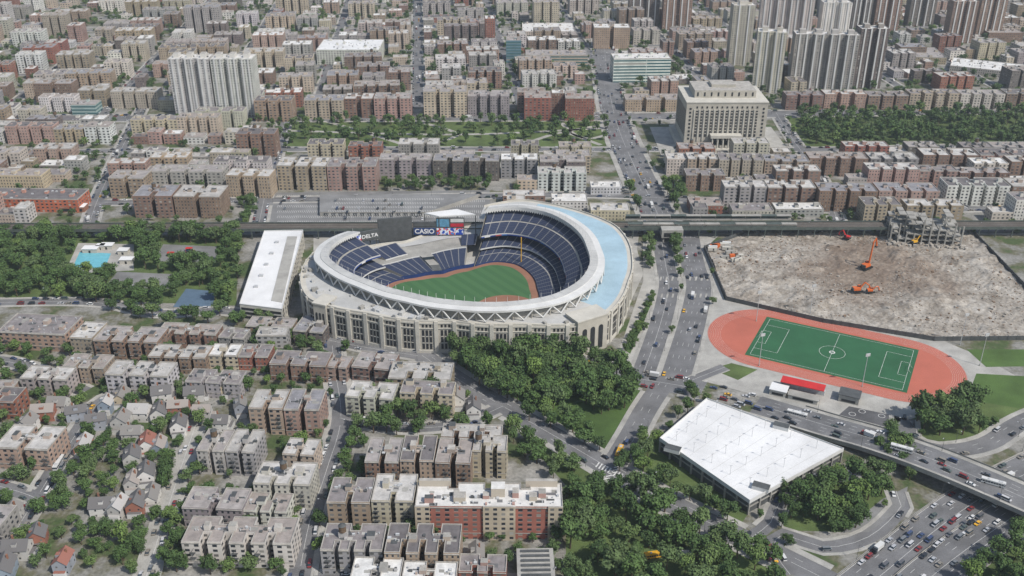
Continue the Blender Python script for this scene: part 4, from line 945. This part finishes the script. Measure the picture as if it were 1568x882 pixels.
    for (u, v) in ((1320, 630), (1350, 637), (1305, 634)): 
        x, y = P(u, v)
        for i in range(20): 
            a, c = math.tau*i/20, math.tau*(i+1)/20; g.poly([(x+1.8*math.cos(a), y+1.8*math.sin(a), .075), (x+1.8*math.cos(c), y+1.8*math.sin(c), .075), (x+2.1*math.cos(c), y+2.1*math.sin(c), .075), (x+2.1*math.cos(a), y+2.1*math.sin(a), .075)], M_paint)
    g.obj("court_markings")
athletics()
def site():
    poly = PP(SITE); xs = [p[0] for p in poly]; ys = [p[1] for p in poly]; st = 2.5; idx = {}
    nx = int((max(xs)-min(xs))/st)+1; ny = int((max(ys)-min(ys))/st)+1; ok = {}
    hz = lambda x, y: .35+max(0, mnoise.noise(Vector((x*.03, y*.03, 1)))*4.5+mnoise.noise(Vector((x*.1, y*.1, 5)))*2.6)+.5*mnoise.noise(Vector((x*.4, y*.4, 2)))
    for i in range(nx+1):
        for j in range(ny+1):
            x, y = min(xs)+i*st, min(ys)+j*st; ok[i, j] = pin(x, y, poly); idx[i, j] = (x, y, hz(x, y))
    V = []; ids = {}; Fc = []
    for i in range(nx):
        for j in range(ny):
            k4 = ((i, j), (i+1, j), (i+1, j+1), (i, j+1))
            if all(ok[k] for k in k4):
                f = []
                for k in k4:
                    if k not in ids: ids[k] = len(V); V.append(idx[k])
                    f.append(ids[k])
                Fc.append(f)
    me = bpy.data.meshes.new("rubble"); me.from_pydata(V, [], Fc); me.materials.append(M_rub); place(me, "rubble_ground", (0, 0, 0))
    sheet("dirt_lot", poly, .03, M_rub)
    mb = MB()
    for k in range(4200):
        x, y = R.uniform(min(xs), max(xs)), R.uniform(min(ys), max(ys))
        if not pin(x, y, poly): continue
        if mnoise.noise(Vector((x*.02, y*.02, 9))) < 0 and R.random() < .8: continue
        s = R.uniform(.3, 1.0)*(1.9 if R.random() < .08 else 1); z = hz(x, y); a = R.random()*3
        p4 = [(x+s*math.cos(a+q)*R.uniform(.5, 1), y+s*math.sin(a+q)*R.uniform(.5, 1)) for q in (0, 1.3, 2.8, 4.4)]
        mb.prism(p4, z-.3, z+s*R.uniform(.2, .7), R.choice((M_debris, M_debris, M_dirt)))
    mb.obj("rubble_pile")
    mb = MB(); fp = poly
    for i in range(len(fp)):
        a, c = np.array(fp[i]), np.array(fp[(i+1) % len(fp)]); l = np.linalg.norm(c-a); an = math.atan2(*(c-a)[::-1]); m = (a+c)/2
        mb.box(m[0], m[1], 0, 3.4, l, .4, an, M_steel)
        n = int(l/6)
        for k in range(n): q = a+(c-a)*k/n; mb.box(q[0], q[1], 0, 3.7, .35, .7, an, M_steel)
    mb.obj("construction_fence")
    mb = MB(); a = np.array(P(1362, 372)); c = np.array(P(1470, 378)); an = math.atan2(*(c-a)[::-1]); W_ = np.linalg.norm(c-a); ca, sa = math.cos(an), math.sin(an); T = lambda x, y: (a[0]+x*ca-y*sa, a[1]+x*sa+y*ca)
    for fl in range(5):
        z = 4.5*(fl+1)
        for k in range(9):
            if fl > 2 and k in (5, 6, 8): continue
            if fl > 3 and k in (0, 3, 4): continue
            for r_ in range(3):
                if R.random() < .15+fl*.05: continue
                q = T((k+.5)*W_/9, 5+r_*9); mb.box(q[0], q[1], z-.9, z, W_/9*R.uniform(.8, .98), 8.9*R.uniform(.7, 1), an+R.uniform(-.02, .02), M_conc)
                if R.random() < .45: mb.box(q[0], q[1]+2, z-4.4, z-.9, W_/9*.9, .4, an, R.choice((M_steel, M_dirt, M_conc)))
    for k in range(10):
        for r_ in range(4):
            h_ = R.choice((9, 13, 18, 22, 18)); q = T(k*W_/9, .5+r_*9); mb.box(q[0], q[1], 0, h_, 1.1, 1.1, an, M_conc)
            if R.random() < .5: q2 = T(k*W_/9+R.uniform(-3, 3), .5+r_*9+R.uniform(-3, 3)); mb.tube((*q, h_), (*q2, h_+R.uniform(1, 4)), .12, M_steel, 4)
    for k in range(60): q = T(R.uniform(-4, W_+4), R.uniform(-7, 3)); s = R.uniform(.8, 2.2); mb.box(q[0], q[1], 0, s, s*1.3, s, R.random()*3, M_debris)
    mb.obj("demolished_stadium_shell")
    def excavator(u, v, rot, sc, boom, mat=M_orange):
        x, y = P(u, v); g = MB()
        for s in (-1, 1):
            g.box(0, s*1.4, 0, .9, 4.6, .7, 0, M_rubber)
            for e in (-2.2, 2.2): g.tube((e, s*1.06, .45), (e, s*1.76, .45), .45, M_rubber, 10)
        g.box(0, 0, .6, 1.1, 3, 2.2, 0, M_steel); g.box(-.6, 0, 1.1, 2.3, 3.6, 2.7, 0, mat); g.box(-2.3, 0, 1.1, 2.1, .9, 2.6, 0, M_steel); g.box(1.0, .9, 1.1, 3.1, 1.5, .9, 0, M_glass, mat)
        b0 = (1.1, -.2, 1.8); b1, b3, b4 = boom
        g.tube(b0, b1, .45, mat, 6, .38); g.tube(b1, b3, .36, mat, 6, .26); g.tube(b3, b4, .3, mat, 6, .5)
        g.box(b4[0], b4[1], b4[2]-.5, b4[2]+.3, 1.0, 1.2, 0, M_steel)
        place(g.mesh("excavator"), "excavator", (x, y, 1.6), rot, (1, 1, 1), sc)
    excavator(1326, 413, .6, 1.7, ((1.8, -.2, 12.5), (3.4, -.2, 14.5), (4.6, -.2, 10)))
    excavator(1312, 449, .1, 1.5, ((3.2, -.2, 5), (5.8, -.2, 3.2), (6.2, -.2, 1)))
    excavator(1296, 368, 2.4, 1.2, ((3.5, -.2, 5.5), (6.2, -.2, 3), (5.8, -.2, .8)), M_redroof)
    excavator(1400, 375, .4, 1.2, ((3.5, -.2, 5.5), (6.2, -.2, 3), (5.8, -.2, .8)), M_yellow)
    excavator(1332, 450, .1, 1.1, ((3.2, -.2, 4), (5.0, -.2, 4.2), (6.2, -.2, 1)))
    for k in range(14):
        u, v = R.choice([(1095, 385), (1118, 392), (1130, 398), (1110, 380), (1128, 378), (1105, 402)]); x, y = P(u+R.uniform(-6, 6), v+R.uniform(-5, 5)); g = MB(); m = R.choice((M_white, M_blue, M_blueterr, M_orange, M_limel, M_conc))
        g.box(0, 0, .3, 2.9, 7, 2.6, 0, m, m); g.box(0, 0, 0, .3, 6, 2, 0, M_steel); g.box(1, -1.32, .6, 2.4, 1, .08, 0, M_dark); g.obj("site_cabin", (x, y, .9), R.uniform(-.4, .4))
site()
x0 = PP([(112, 408), (160, 412), (170, 388), (122, 386)]); sheet("pool_deck", PP([(98, 420), (205, 414), (205, 374), (120, 372)]), .05, M_plaza); sheet("swimming_pool", x0, .08, M_water)
for (u, v, w_, d_) in ((140, 385, 12, 7), (165, 380, 10, 6), (190, 388, 8, 6), (195, 402, 10, 6), (155, 381, 6, 5)):
    x, y = P(u, v); g = MB(); g.box(0, 0, 0, 3.5, w_, d_, 0, M_limel, M_whiteroof); g.box(0, 0, 3.5, 3.9, w_+.8, d_+.8, 0, M_whiteroof); g.box(0, -d_/2-.03, .2, 2.3, 1.6, .1, 0, M_dark); g.obj("pool_house", (x, y, 0))
clear = [[(95, 425), (210, 420), (210, 374), (118, 370)], [(230, 408), (332, 410), (348, 378), (248, 372)], [(155, 448), (265, 450), (275, 420), (178, 414)], [(260, 476), (328, 480), (332, 446), (282, 440)]]
sheet("playground", PP([(235, 400), (330, 402), (345, 378), (250, 374)]), .05, M_lot); sheet("tennis_court", PP([(160, 440), (262, 442), (270, 420), (180, 416)]), .05, M_lot)
sheet("playground", PP([(265, 470), (325, 474), (330, 446), (285, 442)]), .055, simple("blue_court", (.09, .14, .20), .15))
for (u, v) in ((262, 392), (290, 385), (305, 394)):
    x, y = P(u, v); g = MB()
    for q in ((-2.5, -1.5), (2.5, -1.5), (2.5, 1.5), (-2.5, 1.5)): g.tube((x+q[0], y+q[1], 0), (x+q[0], y+q[1], 3), .1, M_redroof, 5)
    g.box(x, y, 1.5, 1.7, 5, 3, 0, M_blue); g.box(x, y, 3, 3.2, 5.4, 3.4, 0, M_redroof); g.poly([(x+2.5, y-.5, 1.6), (x+5.5, y-.5, .2), (x+5.5, y+.5, .2), (x+2.5, y+.5, 1.6)], M_yellow); g.obj("play_structure")
for q in clear: mark(PP(q), 3)
# ------------------------------------------------------------------ trees
def make_tree(seed, rad=5.0, ht=11.0, lobes=11, leaves=95, ls=1.0):
    r = random.Random(seed); mb = MB()
    mb.tube((0, 0, 0), (0.2, 0.1, ht*.45), .32, M_bark, 6, .2)
    cs = []
    for k in range(lobes):
        a = r.uniform(0, math.tau); q = r.uniform(.15, .75)*rad; z = ht*.40+r.random()*ht*.47; z = min(z, ht*.92-q*.25)
        rr = rad*r.uniform(.26, .46); cs.append((q*math.cos(a), q*math.sin(a), z, rr))
    cs.append((0, 0, ht*.78, rad*.42))
    for (x, y, z, rr) in cs:
        mb.tube((0.1, 0.05, ht*.33), (x*.8, y*.8, z), .13, M_bark, 4, .05)
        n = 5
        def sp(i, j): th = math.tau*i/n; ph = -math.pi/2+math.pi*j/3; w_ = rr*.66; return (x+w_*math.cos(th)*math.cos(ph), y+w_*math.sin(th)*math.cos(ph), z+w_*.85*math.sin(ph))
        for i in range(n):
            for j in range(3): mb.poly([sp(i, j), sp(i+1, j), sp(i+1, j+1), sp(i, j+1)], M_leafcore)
        for k in range(leaves):
            d = Vector((r.gauss(0, 1), r.gauss(0, 1), r.gauss(0, 1)+.25)).normalized(); q = rr*r.uniform(.68, 1.28)
            c = Vector((x, y, z))+Vector((d.x*q, d.y*q, d.z*q*.85)); nrm = (d+Vector((r.gauss(0, .5), r.gauss(0, .5), r.gauss(0, .5)+.3))).normalized()
            t = nrm.orthogonal().normalized(); t = Matrix.Rotation(r.random()*6, 3, nrm) @ t; b2 = nrm.cross(t); s = r.uniform(.3, .62)*ls
            mb.poly([c+t*s, c+b2*s*.8, c-t*s*.9, c-b2*s*.7], M_leaf)
    return mb.mesh("tree")
TREES = [make_tree(s, rad=R.uniform(4.4, 5.6), ht=R.uniform(9, 13), leaves=82, ls=1.08) for s in range(8)]
FAR = [make_tree(s+50, leaves=30, lobes=8, ls=1.4) for s in range(4)]
def tree(x, y, s, far=False):
    place(R.choice(FAR if far else TREES), "deciduous_tree", (x, y, 0), R.random()*6.28, (1, 1, 1), (s*R.uniform(.85, 1.2), s*R.uniform(.85, 1.2), s*R.uniform(.8, 1.2)))
tcount = 0
def scatter(px, n, smin, smax, mind, avoid=(1, 2, 3), world=False, far=False):
    global tcount
    poly = px if world else PP(px); xs = [p[0] for p in poly]; ys = [p[1] for p in poly]; done = []; tries = 0
    while len(done) < n and tries < n*25:
        tries += 1; x, y = R.uniform(min(xs), max(xs)), R.uniform(min(ys), max(ys))
        if not pin(x, y, poly) or occat(x, y) in avoid: continue
        if any((x-a)**2+(y-c)**2 < mind*mind for a, c in done): continue
        done.append((x, y)); tree(x, y, R.uniform(smin, smax), far); tcount += 1
scatter([(686, 548), (760, 536), (880, 545), (975, 590), (965, 625), (935, 640), (880, 618), (840, 640), (800, 622), (740, 600)], 125, .9, 1.6, 6.5, (1, 2))
scatter([(790, 640), (880, 640), (930, 700), (860, 660)], 14, .8, 1.2, 8)
scatter([(770, 655), (840, 690), (925, 735), (900, 800), (865, 800), (865, 745), (800, 700)], 36, .7, 1.3, 8)
scatter([(865, 760), (960, 752), (1060, 805), (1180, 855), (1200, 900), (865, 930)], 66, .8, 1.5, 8.5)
scatter([(980, 660), (1005, 720), (1130, 790), (1120, 805), (945, 722)], 24, .7, 1.1, 7)
scatter([(-200, 362), (368, 362), (362, 460), (0, 455), (-200, 460)], 250, .8, 1.45, 8.5)
scatter([(40, 425), (365, 430), (365, 500), (250, 510), (120, 455)], 34, .8, 1.2, 9)
scatter([(1222, 176), (1700, 170), (1700, 222), (1235, 224)], 230, .9, 1.5, 9, far=True)
scatter([(432, 186), (930, 186), (935, 224), (425, 224)], 120, .8, 1.3, 9, far=True)
scatter([(1195, 750), (1345, 728), (1360, 750), (1290, 800), (1205, 805)], 44, .7, 1.3, 7)
scatter([(1240, 800), (1300, 780), (1330, 800), (1280, 825)], 8, .7, 1.0, 6)
scatter([(1395, 625), (1500, 612), (1500, 668), (1410, 668)], 24, 1.0, 1.5, 7)
scatter([(1330, 680), (1390, 650), (1400, 740), (1350, 740)], 10, .7, 1.1, 7)
scatter([(1480, 880), (1568, 800), (1700, 800), (1700, 960), (1440, 960)], 40, .8, 1.3, 7)
scatter([(1060, 600), (1090, 610), (1000, 690), (985, 700)], 8, .6, .9, 7)
scatter([(985, 370), (998, 366), (1002, 410), (990, 412)], 8, .6, .9, 6, (2,)); scatter([(1030, 362), (1044, 362), (1050, 405), (1036, 408)], 10, .7, 1.0, 5, (2,))
scatter([(998, 450), (1003, 455), (965, 545), (955, 538)], 30, .35, .5, 3, (2,))
scatter([(960, 280), (1050, 290), (1040, 330), (975, 325)], 14, .8, 1.2, 7)
scatter([(580, 281), (750, 278), (750, 291), (580, 294)], 34, .6, 1.0, 6, (1, 2))
scatter([(380, 300), (412, 300), (405, 345), (375, 345)], 18, .7, 1.0, 6)
scatter([(360, 480), (500, 500), (540, 545), (500, 560), (380, 520)], 12, .7, 1.0, 7)
scatter([(0, 520), (500, 540), (520, 650), (460, 880), (0, 880)], 190, .4, .95, 7)
scatter([(0, 600), (300, 620), (280, 880), (0, 880)], 55, .4, 1.05, 7)
scatter([(525, 640), (560, 650), (560, 760), (500, 760)], 14, .7, 1.0, 6)
scatter([(560, 610), (690, 610), (770, 660), (560, 670)], 18, .8, 1.2, 6)
scatter([(480, 780), (860, 780), (860, 880), (480, 880)], 24, .4, .8, 6)
scatter([(-300, 470), (0, 470), (0, 960), (-400, 960)], 90, .6, 1.1, 8)
scatter([(0, 182), (430, 182), (430, 340), (0, 340)], 150, .5, 1.0, 7, far=True)
scatter([(945, 182), (1700, 226), (1700, 345), (1000, 345)], 130, .5, .9, 7, far=True)
scatter([P(-80, 168), P(1650, 165), P(1700, 5), P(-130, 5)], 1450, .6, 1.2, 6, world=True, far=True)
for r in roads:
    c = r['c']; ns = normals(c)
    if r['w'] > 26 or r['name'] == 'highway' or max(p[2] for p in c) > 2: continue
    far = min(p[1] for p in c) > 850
    for i in range(0, len(c)-1, 3):
        for s in (-1, 1):
            if R.random() < .28:
                o_ = s*(r['w']/2+2.0); x, y = c[i][0]+ns[i][0]*o_, c[i][1]+ns[i][1]*o_
                if occat(x, y, rid) in (0, r['id']) and occat(x, y) not in (1, 3) and abs(x) < .62*y+60 and y < 1800: tree(x, y, R.uniform(.35, .7), far)
x, y = P(948, 695); place(SBUS, "school_bus", (x, y, .1), math.radians(70)); x, y = P(1003, 853); place(SBUS, "school_bus", (x, y, .1), .2); x, y = P(1040, 852); place(BUS, "city_bus", (x, y, .1), .0)
for (u, v, z) in ((1220, 637, 0), (1380, 690, 8), (1520, 742, 9)): x, y = P(u, v, z); place(BUS, "city_bus", (x, y, z+.1), -.5)
# ------------------------------------------------------------------ atmosphere (thin homogeneous haze layer over the city)
hm = bpy.data.materials.new("haze"); hm.use_nodes = True; t = hm.node_tree; t.nodes.clear()
vo = t.nodes.new('ShaderNodeVolumeScatter'); vo.inputs['Color'].default_value = (.82, .91, 1.0, 1); vo.inputs['Density'].default_value = .00008; vo.inputs['Anisotropy'].default_value = .2
out = t.nodes.new('ShaderNodeOutputMaterial'); t.links.new(vo.outputs[0], out.inputs['Volume'])
me = bpy.data.meshes.new("atmosphere"); X0, X1, Y0, Y1, Z0, Z1 = -4500, 4500, -1500, 7000, -20, 520
me.from_pydata([(x, y, z) for x in (X0, X1) for y in (Y0, Y1) for z in (Z0, Z1)], [], [(0, 1, 3, 2), (4, 6, 7, 5), (0, 4, 5, 1), (2, 3, 7, 6), (0, 2, 6, 4), (1, 5, 7, 3)])
me.materials.append(hm); place(me, "atmosphere_haze", (0, 0, 0))
print("objects", len(bpy.data.objects), "trees", tcount, "roads", len(roads))
